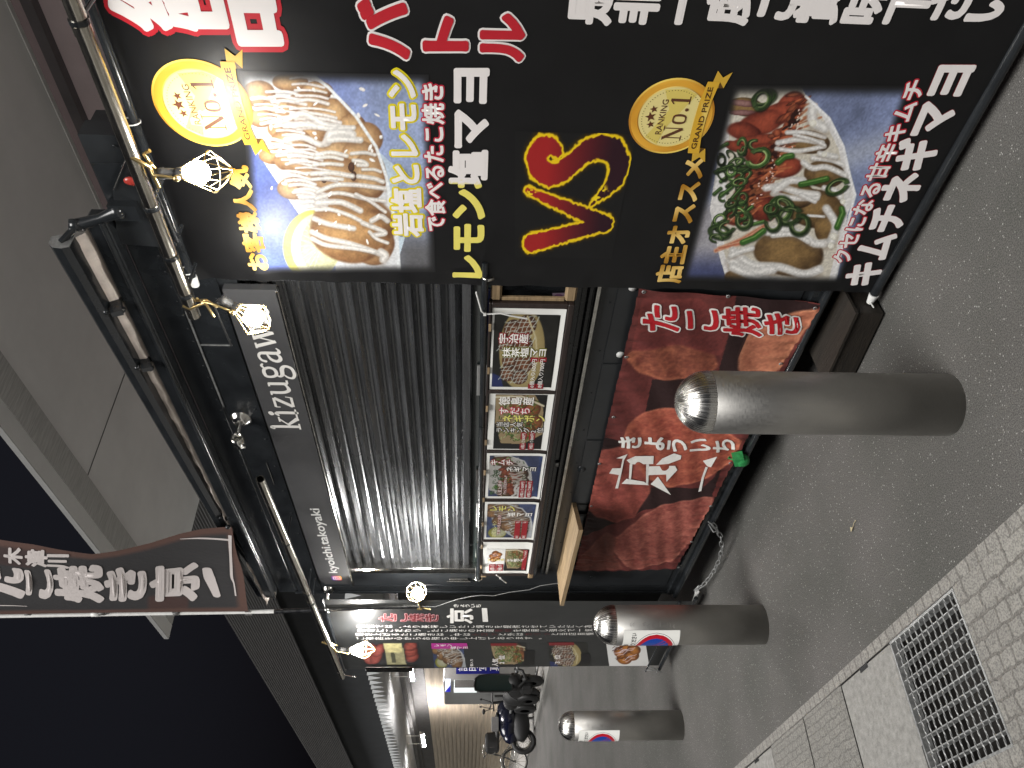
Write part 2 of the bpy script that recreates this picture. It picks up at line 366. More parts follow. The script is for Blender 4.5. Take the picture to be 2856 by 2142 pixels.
class Art:
    def __init__(s, sheet): s.sh = sheet; s.P = []; s.C = []; s.F = []; s.n = 0; s.k = 0
    def add(s, pts, faces, col, h):
        pts = np.asarray(pts, float).reshape(-1, 2)
        V = s.sh.pos(pts[:, 0], pts[:, 1], h)
        if callable(col): c = np.array([col(x, z) for x, z in pts])
        else: c = np.tile(np.asarray(col, float), (len(pts), 1))
        s.P.append(V); s.C.append(lin(c)); s.F += [tuple(s.n+i for i in f) for f in faces]; s.n += len(pts)
        return s
    def poly(s, pts, col, h=.001): return s.add(pts, [tuple(range(len(pts)))], col, h)
    def disc(s, c, rx, rz, col, h=.001, n=40, a0=0, a1=2*math.pi):
        t = [a0+(a1-a0)*i/n for i in range(n+(a1-a0 < 6.28))]
        return s.poly([(c[0]+rx*math.cos(a), c[1]+rz*math.sin(a)) for a in t], col, h)
    def ribbon(s, pts, ws, col, h=.001, cap=True, sub=6):
        p = np.asarray(pts, float); w = np.asarray(ws, float) if np.ndim(ws) else np.full(len(p), float(ws))
        if sub > 1 and len(p) > 2:
            q = np.vstack([2*p[0]-p[1], p, 2*p[-1]-p[-2]]); o = []; ow = []
            for i in range(1, len(q)-2):
                for k in range(sub):
                    t = k/sub; o.append(.5*((2*q[i])+(-q[i-1]+q[i+1])*t+(2*q[i-1]-5*q[i]+4*q[i+1]-q[i+2])*t*t+(-q[i-1]+3*q[i]-3*q[i+1]+q[i+2])*t**3)); ow.append(w[i-1]*(1-t)+w[i]*t)
            o.append(p[-1]); ow.append(w[-1]); p = np.array(o); w = np.array(ow)
        tn = np.gradient(p, axis=0); tn /= np.linalg.norm(tn, axis=1)[:, None]+1e-12; nn = np.stack([-tn[:, 1], tn[:, 0]], 1)
        a = p+nn*w[:, None]/2; b = p-nn*w[:, None]/2; m = len(p)
        s.add(np.vstack([a, b]), [(i, i+1, m+i+1, m+i) for i in range(m-1)], col, h)
        if cap:
            for j, c in ((0, p[0]), (1, p[-1])): s.disc(c, w[-j]/2, w[-j]/2, col, h+.00004*(j+1), 14)
        return s
    def _emit(s, v, fs, ed, wt, mapf, col, h):
        s.k += 1; h = h+.00002*(s.k % 9)
        s.add(mapf(v), fs, col, h)
        if wt > 0:
            hexa = [(math.cos(t), math.sin(t)) for t in np.arange(8)*math.pi/4]
            P = []; F = []
            for i, (a, b) in enumerate(ed):
                d = v[b]-v[a]; L = np.linalg.norm(d)
                if L < 1e-6: continue
                nrm = np.array([-d[1], d[0]])/L*wt; k = len(P)
                P += [v[a]+nrm, v[b]+nrm, v[b]-nrm, v[a]-nrm]; F.append((k, k+1, k+2, k+3))
            n1 = len(P)
            for i in sorted({i for e in ed for i in e}):
                k = len(P); P += [v[i]+np.array(q)*wt for q in hexa]; F.append(tuple(range(k, k+8)))
            P = np.array(P)
            # a hair of height between overlapping pieces
            base = mapf(P); V = s.sh.pos(base[:, 0], base[:, 1], 0)
            jit = np.empty(len(P))
            for f in F: jit[list(f)] = -h+.0001+.0003*random.random()
            V[:, 1] += jit-.0002
            c = np.array([col(x, z) for x, z in base]) if callable(col) else np.tile(np.asarray(col, float), (len(P), 1))
            s.P.append(V); s.C.append(lin(c)); s.F += [tuple(s.n+i for i in f) for f in F]; s.n += len(P)
    def fit(s, text, quad, col, h=.002, wt=0.0):          # whole line fitted to TL, TR, BR, BL
        v, fs, ed = glyph(text); lo = v.min(0); hi = v.max(0); Q = np.asarray(quad, float)
        def mp(p):
            u = ((p[:, 0]-lo[0])/(hi[0]-lo[0]))[:, None]; t = ((hi[1]-p[:, 1])/max(hi[1]-lo[1], 1e-6))[:, None]
            return (Q[0]*(1-u)+Q[1]*u)*(1-t)+(Q[3]*(1-u)+Q[2]*u)*t
        s._emit(v, fs, ed, wt, mp, col, h)
        return s
    def cells(s, text, quad, col, h=.002, wt=0.0, vert=True, n=None):   # one em box per sign, stacked down (or along) the quad
        Q = np.asarray(quad, float); n = n or len(text)
        for i, ch in enumerate(text):
            if ch in ' \u3000': continue
            v, fs, ed = glyph(ch)
            cc = col[i] if isinstance(col, list) else col
            def mp(p, i=i):
                u = p[:, 0][:, None]; t = (.88-p[:, 1])[:, None]
                if vert: t = (i+t)/n
                else: u = (i+u)/n
                return (Q[0]*(1-u)+Q[1]*u)*(1-t)+(Q[3]*(1-u)+Q[2]*u)*t
            s._emit(v, fs, ed, wt, mp, cc, h)
        return s
    def build(s, name, parent, m=None):
        V = np.vstack(s.P); C = np.vstack(s.C)
        me = mesh_np(name, V, [i for f in s.F for i in f], [len(f) for f in s.F], C)
        return link(name, me, m or M['print'], parent)

# ------------------------------------------------------------------ printed pictures, painted point by point
class Cv:
    def __init__(s, w, h, col=(0, 0, 0)):
        s.w, s.h = w, h; s.a = np.zeros((h, w, 3)); s.a[:] = col
        s.x, s.y = np.meshgrid(np.linspace(0, w/h, w), np.linspace(0, 1, h)); s.as_ = w/h; s.gx, s.gy = s.x, s.y
    def nz(s, n):
        g = rng.random((n+2, int(n*s.as_)+3)); yy = s.gy*n; xx = s.gx*n
        i = yy.astype(int); j = np.minimum(xx.astype(int), g.shape[1]-2); fy = yy-i; fx = xx-j
        fy = fy*fy*(3-2*fy); fx = fx*fx*(3-2*fx)
        return (g[i, j]*(1-fx)+g[i, j+1]*fx)*(1-fy)+(g[i+1, j]*(1-fx)+g[i+1, j+1]*fx)*fy
    def fbm(s, n): return s.nz(n)*.5+s.nz(2*n)*.3+s.nz(4*n)*.2
    def trace(s, sheet, quad, sc, ox, oy):   # draw in the units of an enlarged study of the photograph
        Q = np.asarray(quad, float); u = (s.gx/s.as_)[..., None]; t = s.gy[..., None]
        p = (Q[0]*(1-u)+Q[1]*u)*(1-t)+(Q[3]*(1-u)+Q[2]*u)*t
        d = np.stack([p[..., 0]-EYE.x, 0*p[..., 0]+sheet.Y-EYE.y, p[..., 1]-EYE.z], -1)
        f = d@np.array(FW); s.x = (1428-d@np.array(UP)/f*FPX-ox)*sc; s.y = (2142-1071-d@np.array(RT)/f*FPX-oy)*sc
    def put(s, m, col):
        m = m[..., None]; s.a = s.a*(1-m)+np.asarray(col)*m
    def ell(s, cx, cy, rx, ry, rot, c0, c1, rough=.25, n=14, edge=.06, lump=.0):
        dx = s.x-cx; dy = s.y-cy; c, q = math.cos(rot), math.sin(rot)
        u = (dx*c+dy*q)/rx; v = (-dx*q+dy*c)/ry; d = np.sqrt(u*u+v*v)
        if lump: d = d+lump*(s.nz(9)-.5)
        m = 1-sm(d, 1-edge, 1+edge)
        sh = np.clip(1-d*d*.75-(dx/rx-.0)*.15+(-dy/ry)*.10, 0, 1.2)+rough*(s.fbm(n)-.5)*2
        sh = np.clip(sh, 0, 1)[..., None]
        m = m[..., None]; s.a = s.a*(1-m)+(np.asarray(c0)*(1-sh)+np.asarray(c1)*sh)*m
    def line(s, pts, w, col, soft=.4, a=1.0):
        d = np.full(s.x.shape, 1e9)
        for (x0, y0), (x1, y1) in zip(pts[:-1], pts[1:]):
            ex, ey = x1-x0, y1-y0; t = np.clip(((s.x-x0)*ex+(s.y-y0)*ey)/(ex*ex+ey*ey+1e-9), 0, 1)
            d = np.minimum(d, np.hypot(s.x-x0-t*ex, s.y-y0-t*ey))
        s.put((1-sm(d, w*(1-soft), w*(1+soft)))*a, col); return d
    def wig(s, p0, p1, amp, w, col, n=9, ph=0.0, a=1.0):
        dx, dy = p1[0]-p0[0], p1[1]-p0[1]; L = math.hypot(dx, dy)
        pts = []
        for i in range(n+1):
            t = i/n; o = amp*math.sin(3.1*t*2+ph)+amp*.6*(rng.random()-.5)
            pts.append((p0[0]+dx*t-dy/L*o, p0[1]+dy*t+dx/L*o))
        s.line(pts, w, col, a=a)
    def poly(s, pts, col, soft=0):
        m = np.zeros(s.x.shape, bool); n = len(pts)
        for i in range(n):
            (x0, y0), (x1, y1) = pts[i], pts[(i+1) % n]
            if y0 == y1: continue
            c = ((y0 > s.y) != (y1 > s.y)) & (s.x < (x1-x0)*(s.y-y0)/(y1-y0)+x0); m ^= c
        s.put(m.astype(float), col); return m
    def ring(s, cx, cy, rx, ry, rot, w, col):
        dx = s.x-cx; dy = s.y-cy; c, q = math.cos(rot), math.sin(rot)
        d = np.hypot((dx*c+dy*q)/rx, (-dx*q+dy*c)/ry); s.put(1-sm(abs(d-1), w*.7, w*1.3), col)
    def fade(s, e, bgc):
        X = s.gx/s.as_; k = sm(X, 0, e)*sm(1-X, 0, e)*sm(s.gy, 0, e)*sm(1-s.gy, 0, e)
        s.a = s.a*k[..., None]+np.asarray(bgc)*(1-k[..., None])
    def build(s, name, sheet, quad, parent, h=.001, m=None):
        Q = np.asarray(quad, float); u = (s.gx/s.as_)[..., None]; t = s.gy[..., None]
        p = (Q[0]*(1-u)+Q[1]*u)*(1-t)+(Q[3]*(1-u)+Q[2]*u)*t
        V = sheet.pos(p[..., 0].ravel(), p[..., 1].ravel(), h)
        i = np.arange((s.h-1)*s.w).reshape(s.h-1, s.w)[:, :-1].ravel()
        F = np.stack([i, i+s.w, i+s.w+1, i+1], 1)
        me = mesh_np(name, V, F.ravel(), np.full(len(F), 4), lin(np.clip(s.a, 0, 1)).reshape(-1, 3))
        return link(name, me, m or M['print'], parent)
BR0, BR1 = (.24, .12, .06), (.78, .54, .30)
def metal_bg(c, tint=(.26, .33, .55)):
    n = c.fbm(5); st = c.nz(60)*.08
    c.a[:] = np.asarray(tint)*(.55+.75*n+st)[..., None]
def scallion(c, n, x0, x1, y0, y1, r=.03):
    for k in range(n):
        x = x0+(x1-x0)*rng.random(); y = y0+(y1-y0)*rng.random(); g = rng.random()
        col = np.array((.16, .36, .10))*(.6+.8*g)+np.array((.25, .25, .12))*(g > .75)
        if rng.random() < .6: c.ring(x, y, r*(.7+.7*rng.random()), r*(.45+.6*rng.random()), rng.random()*3, .22, col)
        else:
            t = rng.random()*3.1; c.line([(x, y), (x+math.cos(t)*r*2.2, y+math.sin(t)*r*2.2)], r*.3, col)
def drip(c, pts, w, col=(.93, .91, .88), sh=(.45, .36, .28)):
    q = np.asarray(pts, float)
    if len(q) > 2:
        e = np.vstack([2*q[0]-q[1], q, 2*q[-1]-q[-2]]); o = []
        for i in range(1, len(e)-2):
            for k in range(4):
                t = k/4; o.append(tuple(.5*((2*e[i])+(-e[i-1]+e[i+1])*t+(2*e[i-1]-5*e[i]+4*e[i+1]-e[i+2])*t*t+(-e[i-1]+3*e[i]-3*e[i+1]+e[i+2])*t**3)))
        pts = o+[tuple(q[-1])]
    c.line([(x-w*.15, y+w*.75) for x, y in pts], w*1.0, sh, .7, .35)
    d = c.line(pts, w, np.asarray(col)*.86, .35, .95)
    c.put((1-sm(d, 0, w*.75))*.9, col)
def print_lemon(sheet, quad):
    c = Cv(340, 310); c.trace(sheet, quad, 1.587, 640, 180)
    n = c.fbm(5); st = c.nz(90)*.10
    g = sm(c.x, 150, 800)[..., None]; c.a[:] = (np.array((.32, .40, .74))*(1-g)+np.array((.56, .63, .80))*g)*(.72+.5*n+st)[..., None]
    k = sm(c.y, 640, 840)[..., None]*sm(c.x, 600, 800)[..., None]; c.a = c.a*(1-k)+np.array((.42, .42, .44))*(.7+.5*n)[..., None]*k
    c.poly([(640, 360), (760, 470), (720, 640), (680, 500)], (.70, .78, .86)); c.poly([(740, 760), (778, 760), (752, 850)], (.74, .82, .88))
    c.poly([(60, 20), (330, 15), (440, 100), (560, 225), (650, 360), (694, 490), (716, 610), (740, 740), (755, 960), (470, 960), (468, 880), (310, 665), (95, 345)], (.84, .85, .86))
    c.ell(365, 800, 128, 158, .1, (.80, .76, .22), (.90, .86, .42), .12, edge=.03); c.ell(385, 800, 112, 142, .1, (.84, .83, .66), (.91, .90, .76), .1, edge=.03)
    c.ell(405, 800, 92, 122, .1, (.72, .72, .50), (.86, .85, .66), .35, 24, edge=.05)
    for i in range(12):
        a = 2.0+i*.22; c.line([(410, 800), (410+100*math.cos(a), 800+130*math.sin(a))], 2.0, (.90, .89, .76), .6, .7)
    T0, T1 = (.42, .24, .12), (.85, .66, .42)
    for (x, y, rx, ry) in ((270, 75, 80, 42), (130, 130, 75, 60), (390, 115, 70, 45), (225, 190, 80, 55), (140, 235, 60, 45), (350, 170, 95, 55), (450, 215, 95, 70), (545, 265, 60, 50), (250, 285, 85, 48), (335, 290, 110, 72), (275, 335, 90, 55), (600, 325, 78, 74), (195, 400, 66, 40), (300, 420, 100, 56), (470, 400, 110, 80), (575, 420, 85, 90), (285, 545, 75, 50), (380, 510, 90, 80), (490, 500, 130, 95), (620, 490, 78, 110), (545, 720, 185, 160), (640, 800, 90, 90)):
        c.ell(x, y, rx, ry, 0, T0, T1, .30, 14, lump=.10)
    c.ell(540, 730, 180, 150, .1, T0, (.82, .60, .34), .34, 20, lump=.05)
    for (x, y) in ((550, 490), (540, 450), (420, 500)): c.ell(x, y, 14, 22, 0, (.16, .08, .05), (.36, .20, .12), .2)
    for (x0, y0, L, n_, dy) in ((90, 150, 120, 6, 22), (160, 120, 150, 7, 22), (260, 60, 140, 5, 24), (170, 250, 120, 8, 20), (130, 330, 130, 7, 17), (230, 380, 150, 6, 24), (210, 470, 130, 6, 20), (280, 560, 110, 4, 22), (260, 190, 200, 5, 22)):
        for i in range(n_):
            y = y0+dy*i+6*rng.random(); x = x0+18*i*(1 if y0 > 200 else .5)+14*rng.random()
            drip(c, [(x, y), (x+L*.35, y-8+8*rng.random()), (x+L*.7, y+4*rng.random()), (x+L, y+10+8*rng.random())], 4.5+4*rng.random(), (.93, .90, .88))
    for P, w in (([(250, 240), (330, 215), (420, 260), (530, 280)], 13), ([(245, 270), (350, 265), (450, 280), (550, 275)], 11), ([(250, 330), (330, 320), (400, 350), (440, 340)], 13), ([(430, 340), (450, 300), (510, 295), (545, 305)], 18), ([(440, 330), (500, 325), (580, 330)], 14),
                 ([(385, 395), (450, 385), (520, 400)], 9), ([(380, 410), (450, 405), (500, 415)], 8), ([(375, 440), (440, 435), (500, 440)], 8), ([(540, 390), (600, 385), (645, 395)], 8), ([(550, 420), (590, 425), (610, 440), (570, 440)], 9), ([(365, 480), (450, 475), (545, 490)], 11), ([(370, 505), (440, 500), (500, 505)], 8), ([(570, 490), (640, 500), (680, 515)], 10), ([(590, 460), (640, 460), (670, 470)], 7),
                 ([(390, 560), (470, 530), (570, 530), (690, 545)], 10), ([(385, 590), (480, 565), (600, 590), (690, 600)], 9), ([(390, 610), (480, 605), (530, 620), (580, 645)], 13), ([(385, 640), (450, 640), (530, 665), (580, 690)], 9), ([(560, 570), (620, 600), (690, 650)], 8), ([(375, 680), (440, 705), (550, 725)], 12), ([(365, 740), (430, 770), (520, 790), (600, 815), (690, 850)], 12), ([(365, 770), (430, 800), (560, 815), (640, 830)], 10), ([(590, 700), (640, 720), (690, 745), (640, 755)], 11), ([(630, 690), (670, 670), (700, 690)], 12), ([(670, 830), (690, 845), (680, 865)], 17), ([(620, 740), (650, 770), (700, 790)], 8)):
        drip(c, P, w)
    for i in range(46):
        x, y = 120+560*rng.random(), 60+760*rng.random()
        if 90 < x*.0+y+0 and (x > 300 or y < 560): c.ell(x, y, 7+9*rng.random(), 4+4*rng.random(), rng.random()*3, (.84, .80, .76), (.97, .96, .94), .1)
    c.line([(330, 15), (440, 100), (560, 225), (650, 360), (694, 490), (716, 610), (740, 740), (755, 960)], 7, (.90, .92, .93), .5)
    c.a *= (.93+.14*c.nz(110))[..., None]; c.a = np.clip(c.a*.74+c.a.mean(2, keepdims=True)*.20+.03, 0, 1); c.fade(.06, (.12, .12, .125)); return c
def print_kimchi(sheet, quad):
    c = Cv(340, 300); c.trace(sheet, quad, 1.535, 1850, 180)
    n = c.fbm(4); st = c.nz(100)*.12
    c.a[:] = np.array((.42, .47, .62))*(.55+.75*n+st)[..., None]
    band = np.exp(-(((c.x-900)*.35+(c.y-360))/70)**2)[..., None]; c.a = c.a*(1-.5*band)+np.array((.80, .82, .86))*.5*band
    k = sm(-c.x, -330, -230)[..., None]*sm(c.y, 560, 640)[..., None]; lo = sm(c.y, 760, 900)[..., None]
    c.a = c.a*(1-k)+(np.array((.70, .69, .72))*(1-lo)+np.array((.24, .27, .44))*lo)*(.7+.5*n)[..., None]*k
    c.poly([(290, 90), (590, 90), (610, 135), (710, 230), (770, 350), (800, 480), (822, 560), (790, 650), (770, 780), (730, 960), (280, 960), (235, 800), (200, 620), (230, 420), (250, 300)], (.88, .87, .86))
    c.poly([(290, 90), (580, 90), (690, 240), (750, 360), (778, 500), (770, 640), (745, 790), (700, 960), (300, 960), (260, 800)], (.82, .79, .72))
    B0, B1 = (.20, .13, .07), (.58, .44, .24)
    for (x, y, rx, ry) in ((620, 330, 90, 50), (690, 470, 85, 60), (650, 620, 120, 85), (560, 560, 90, 60), (540, 815, 150, 95), (700, 700, 50, 70), (350, 920, 90, 40), (350, 180, 80, 40)): c.ell(x, y, rx, ry, .1, B0, B1, .3, 18, lump=.12)
    c.ell(345, 165, 70, 14, .1, (.35, .18, .18), (.62, .45, .42), .2); c.ell(340, 205, 60, 12, 0, (.32, .16, .16), (.6, .42, .40), .2)
    K0, K1 = (.34, .08, .05), (.80, .36, .22)
    for (x, y, rx, ry, r) in ((550, 165, 70, 45, -.5), (470, 215, 110, 48, -.3), (420, 255, 110, 50, -.35), (350, 290, 70, 40, .2), (400, 330, 110, 30, -.1), (310, 350, 50, 26, .3), (440, 400, 90, 60, .3), (520, 440, 80, 48, -.2), (380, 470, 90, 48, -.4), (420, 540, 80, 55, .2), (360, 580, 70, 50, .4), (430, 620, 70, 60, 0), (340, 650, 70, 36, -.2)):
        c.ell(x, y, rx, ry, r, (.28, .07, .05), (.66, .26, .16), .55, 11, lump=.5, edge=.12)
    for i in range(120):                  # torn leaves and threads
        t = rng.random(); x = 310+270*t+60*(rng.random()-.5); y = 660-470*t+130*(rng.random()-.5); g = rng.random()
        c.ell(x, y, 14+26*rng.random(), 5+9*rng.random(), -.6+1.2*(rng.random()-.5), np.array((.24, .06, .04))*(.7+.6*g), np.array((.80, .38, .22))*(.6+.5*g), .5, 13, lump=.6, edge=.2)
    for i in range(40):
        t = rng.random(); c.ell(330+260*t, 650-450*t+110*(rng.random()-.5), 8+10*rng.random(), 5+5*rng.random(), rng.random()*3, (.10, .03, .03), (.22, .07, .05), .3, edge=.4)
    for i in range(60):
        t = rng.random(); x = 330+260*t+40*rng.random(); y = 640-430*t+110*(rng.random()-.5); a = -.5+.9*(rng.random()-.5); L = 26+34*rng.random()
        c.line([(x, y), (x+L*math.cos(a), y+L*math.sin(a))], 3+3*rng.random(), np.array((.86, .46, .26))*(.55+.5*rng.random()), .6, .75)
    for i in range(40):
        t = rng.random(); c.ell(340+250*t+30*rng.random(), 640-430*t+90*(rng.random()-.5), 5, 3, rng.random()*3, (.82, .62, .54), (.96, .84, .78), .1)
    for P in ([(310, 640), (260, 690), (220, 700)], [(440, 690), (340, 750), (225, 800)], [(420, 710), (330, 770), (240, 790)]): c.line(P, 9, (.84, .60, .46), .5); c.line(P, 4, (.72, .34, .22), .6, .7)
    W_ = (.94, .93, .91)
    for P, w in (([(530, 290), (610, 290), (690, 310)], 10), ([(490, 335), (580, 320), (680, 335)], 12), ([(485, 360), (580, 370), (690, 350)], 10), ([(560, 300), (640, 320), (690, 345)], 7), ([(600, 420), (640, 445), (700, 440), (780, 475)], 13), ([(640, 400), (720, 410), (770, 430)], 11), ([(670, 380), (740, 395)], 12), ([(440, 530), (500, 525), (580, 550), (660, 560)], 16), ([(470, 555), (560, 575), (660, 575)], 12), ([(480, 540), (540, 500), (600, 500)], 16), ([(590, 560), (650, 590)], 10), ([(690, 530), (740, 545), (760, 570)], 12),
                 ([(450, 720), (520, 710), (600, 735), (650, 770), (720, 765)], 18), ([(470, 735), (560, 730), (620, 760)], 12), ([(300, 800), (380, 860), (500, 870), (600, 900), (670, 880)], 18), ([(290, 840), (380, 890), (470, 880)], 20), ([(300, 870), (420, 920), (560, 940)], 20), ([(290, 820), (340, 800), (380, 790)], 12), ([(620, 650), (690, 655)], 6), ([(640, 180), (640, 240), (690, 270)], 22), ([(700, 620), (740, 690), (720, 760)], 18)): drip(c, P, w, W_)
    for (x, y, r) in ((730, 740, 16), (720, 780, 14), (770, 590, 12), (640, 250, 16), (690, 385, 12)): c.ell(x, y, r, r, 0, (.80, .78, .70), (.95, .94, .89), .1)
    tex1, tex2 = c.fbm(16), c.fbm(34)
    def arc(x, y, rx, ry, a, w, col, a0, sp, soft=.25, op=1.0):
        dx = c.x-x; dy = c.y-y; cs, sn = math.cos(a), math.sin(a); u = (dx*cs+dy*sn)/rx; v = (-dx*sn+dy*cs)/ry
        d = np.hypot(u, v); th = np.abs((np.arctan2(v, u)-a0+math.pi) % (2*math.pi)-math.pi)
        k = (1-sm(abs(d-1), w*(1-soft), w*(1+soft)))*(1-sm(th, sp-.1, sp+.1))*op; k = k[..., None]
        c.a = c.a*(1-k)+np.asarray(col)*(.62+.75*tex1)[..., None]*k
    def ring(x, y, rx, ry, a, g=1.0):
        a0 = rng.random()*6.28; sp = 2.3+1.2*rng.random(); g = g*(.75+.35*rng.random())
        arc(x+3, y+3, rx*1.03, ry*1.03, a, .30, (.05, .09, .03), a0, sp, .5, .75); arc(x, y, rx, ry, a, .24, np.array((.25, .36, .17))*g, a0, sp)
        arc(x, y, rx*1.1, ry*1.1, a, .07, np.array((.12, .24, .07))*g, a0, sp*.8); arc(x-1, y-1, rx*.84, ry*.84, a, .08, np.array((.58, .66, .40))*g, a0+.5, sp*.7, .5, .8)
    for i in range(46):
        x, y = 215+150*rng.random(), 360+340*rng.random(); r = 17+14*rng.random(); g = .55+.7*rng.random()
        if rng.random() < .55: ring(x, y, r, r*(.4+.5*rng.random()), rng.random()*3, g)
        else:
            a = -.9+.8*rng.random(); L = 50*rng.random()+22; c.line([(x+2, y+3), (x+L*math.cos(a)+2, y+L*math.sin(a)+3)], 8, (.06, .11, .04), .5, .7); c.line([(x, y), (x+L*math.cos(a), y+L*math.sin(a))], 7, np.array((.22, .38, .14))*g*(.6+.5*rng.random()), .35); c.line([(x, y-2), (x+L*math.cos(a), y+L*math.sin(a)-2)], 2, np.array((.50, .66, .34))*g, .6, .7)
    for (x, y, rx, ry, a, g) in ((430, 140, 46, 28, -.4, .9), (420, 150, 30, 40, .5, 1.0), (400, 345, 34, 22, .2, 1.0), (405, 400, 46, 34, -.5, 1.25), (335, 350, 18, 34, .1, .9), (500, 625, 44, 50, .3, 1.0), (540, 650, 46, 34, -.3, .9), (585, 690, 36, 40, .4, .9), (470, 680, 30, 34, 0, .9), (520, 600, 36, 22, .5, 1.2), (745, 525, 44, 26, -.5, .8), (345, 670, 30, 34, .2, 1.0), (240, 720, 40, 26, .2, .8), (270, 700, 34, 24, -.4, 1.0), (225, 745, 24, 16, 0, .9), (460, 620, 26, 20, 0, 1.0)): ring(x, y, rx, ry, a, g)
    for P in ([(590, 515), (640, 505), (700, 490)], [(745, 700), (770, 640), (765, 620)], [(340, 765), (390, 745), (430, 715)], [(490, 420), (520, 395), (550, 390)]): c.line([(x+2, y+3) for x, y in P], 13, (.05, .10, .03), .5, .7); c.line(P, 12, (.20, .40, .12), .3); c.line([(x, y-4) for x, y in P], 3, (.46, .64, .30), .6, .8)
    c.line([(610, 135), (710, 230), (770, 350), (800, 480), (822, 560), (770, 770), (730, 960)], 6, (.93, .93, .93), .5)
    c.a *= (.92+.16*c.nz(110))[..., None]; c.a = np.clip(c.a*.80+c.a.mean(2, keepdims=True)*.16+.01, 0, 1); c.fade(.06, (.085, .085, .088)); return c
def pic_lemon(w, h, fade=True):
    c = Cv(w, h); metal_bg(c); A = c.as_
    c.poly([(-.02, .95), (.0, .62), (.28, .30), (.62, .12), (A, -.05), (A+.1, .45), (A*.86, .74), (A*.6, .93), (A*.25, 1.03), (0, 1.03)], (.80, .83, .86))
    c.ell(.17, .24, .20, .20, .3, (.52, .52, .10), (.86, .83, .30), .1, edge=.03)
    c.ell(.19, .27, .165, .165, .3, (.78, .79, .50), (.88, .87, .68), .25, 20)
    for k in range(9):
        t = k*.7; c.line([(.19, .27), (.19+.15*math.cos(t), .27+.15*math.sin(t))], .004, (.92, .92, .80), a=.6)
    for (x, y, r) in ((.9*A, .10, .17), (.74*A, .14, .17), (.9*A, .30, .18), (.72*A, .33, .18), (.52*A, .30, .19), (.86*A, .50, .19), (.55*A, .5, .21), (.36*A, .48, .2), (.70*A, .62, .2), (.46*A, .70, .22), (.22*A, .72, .22)):
        c.ell(x, y, r*1.1, r*.92, rng.random(), BR0, BR1, .3, 16, lump=.12)
    for k in range(30):
        t = k/29; x = A*(.14+.84*t); y = .60-.52*t
        c.wig((x-.02+.03*rng.random(), y-.10+.1*rng.random()), (x+.10+.06*rng.random(), y+.44+.08*rng.random()), .03, .006+.005*rng.random(), (.88, .85, .80), ph=rng.random()*6, a=.92)
    for k in range(14):
        x = A*(.15+.8*rng.random()); y = .12+.7*rng.random(); c.ell(x, y, .035, .018, rng.random()*3, (.85, .82, .78), (.98, .97, .94), .1)
    c.line([(A*1.0, .42), (A*.87, .72), (A*.6, .92), (A*.3, 1.0)], .016, (.90, .92, .93))
    c.a *= (.93+.14*c.fbm(20))[..., None]
    c.a = c.a*.52+c.a.mean(2, keepdims=True)*.20
    return c
def pic_kimchi(w, h, fade=True):
    c = Cv(w, h); metal_bg(c); A = c.as_
    c.poly([(0, .25), (.2, .02), (A*.75, -.1), (A*.98, .12), (A, .38), (A*.86, .66), (A*.6, .80), (.25, .86), (0, .80)], (.86, .85, .82))
    for (x, y, r) in ((.2, .55, .22), (.42, .62, .2), (.62, .55, .22), (.85, .40, .2), (.9*A, .22, .18), (.1, .33, .16), (.75, .62, .15)):
        c.ell(x, y, r*1.05, r*.9, rng.random(), (.16, .08, .04), (.52, .33, .16), .3, 18, lump=.1)
    for k in range(26):
        x = .12+(A-.2)*rng.random(); y = .56-.30*x/A+.16*(rng.random()-.5)
        c.ell(x, y, .10+.05*rng.random(), .035+.03*rng.random(), rng.random()*3, (.36, .07, .04), (.78, .33, .17), .35, 20, lump=.3)
    for k in range(34):
        x = .08+(A-.15)*rng.random(); y = .5-.25*x/A+.2*(rng.random()-.5); t = rng.random()*3
        c.line([(x, y), (x+.07*math.cos(t), y+.07*math.sin(t))], .006, (.82, .42, .22), a=.8)
    for k in range(17):
        x = A*(.06+.86*k/16); y = .72-.30*k/16
        c.wig((x, y-.16+.06*rng.random()), (x+.03, y+.12), .02, .016+.012*rng.random(), (.86, .84, .80), ph=rng.random()*6, a=.85)
    for k in range(5):
        c.wig((.02, .50+.08*k), (.34, .58+.07*k), .03, .024, (.95, .94, .92), ph=k)
    scallion(c, 55, .03, A*.62, .06, .34, .034); scallion(c, 14, A*.3, A*.95, .35, .75, .034); scallion(c, 8, A*.75, A*.95, .02, .2, .03)
    c.line([(A*.98, .10), (A*1.0, .36), (A*.87, .66), (A*.6, .81), (.25, .88), (0, .83)], .014, (.93, .93, .92))
    c.a *= (.92+.16*c.fbm(24))[..., None]
    c.a = c.a*.55+c.a.mean(2, keepdims=True)*.18
    return c
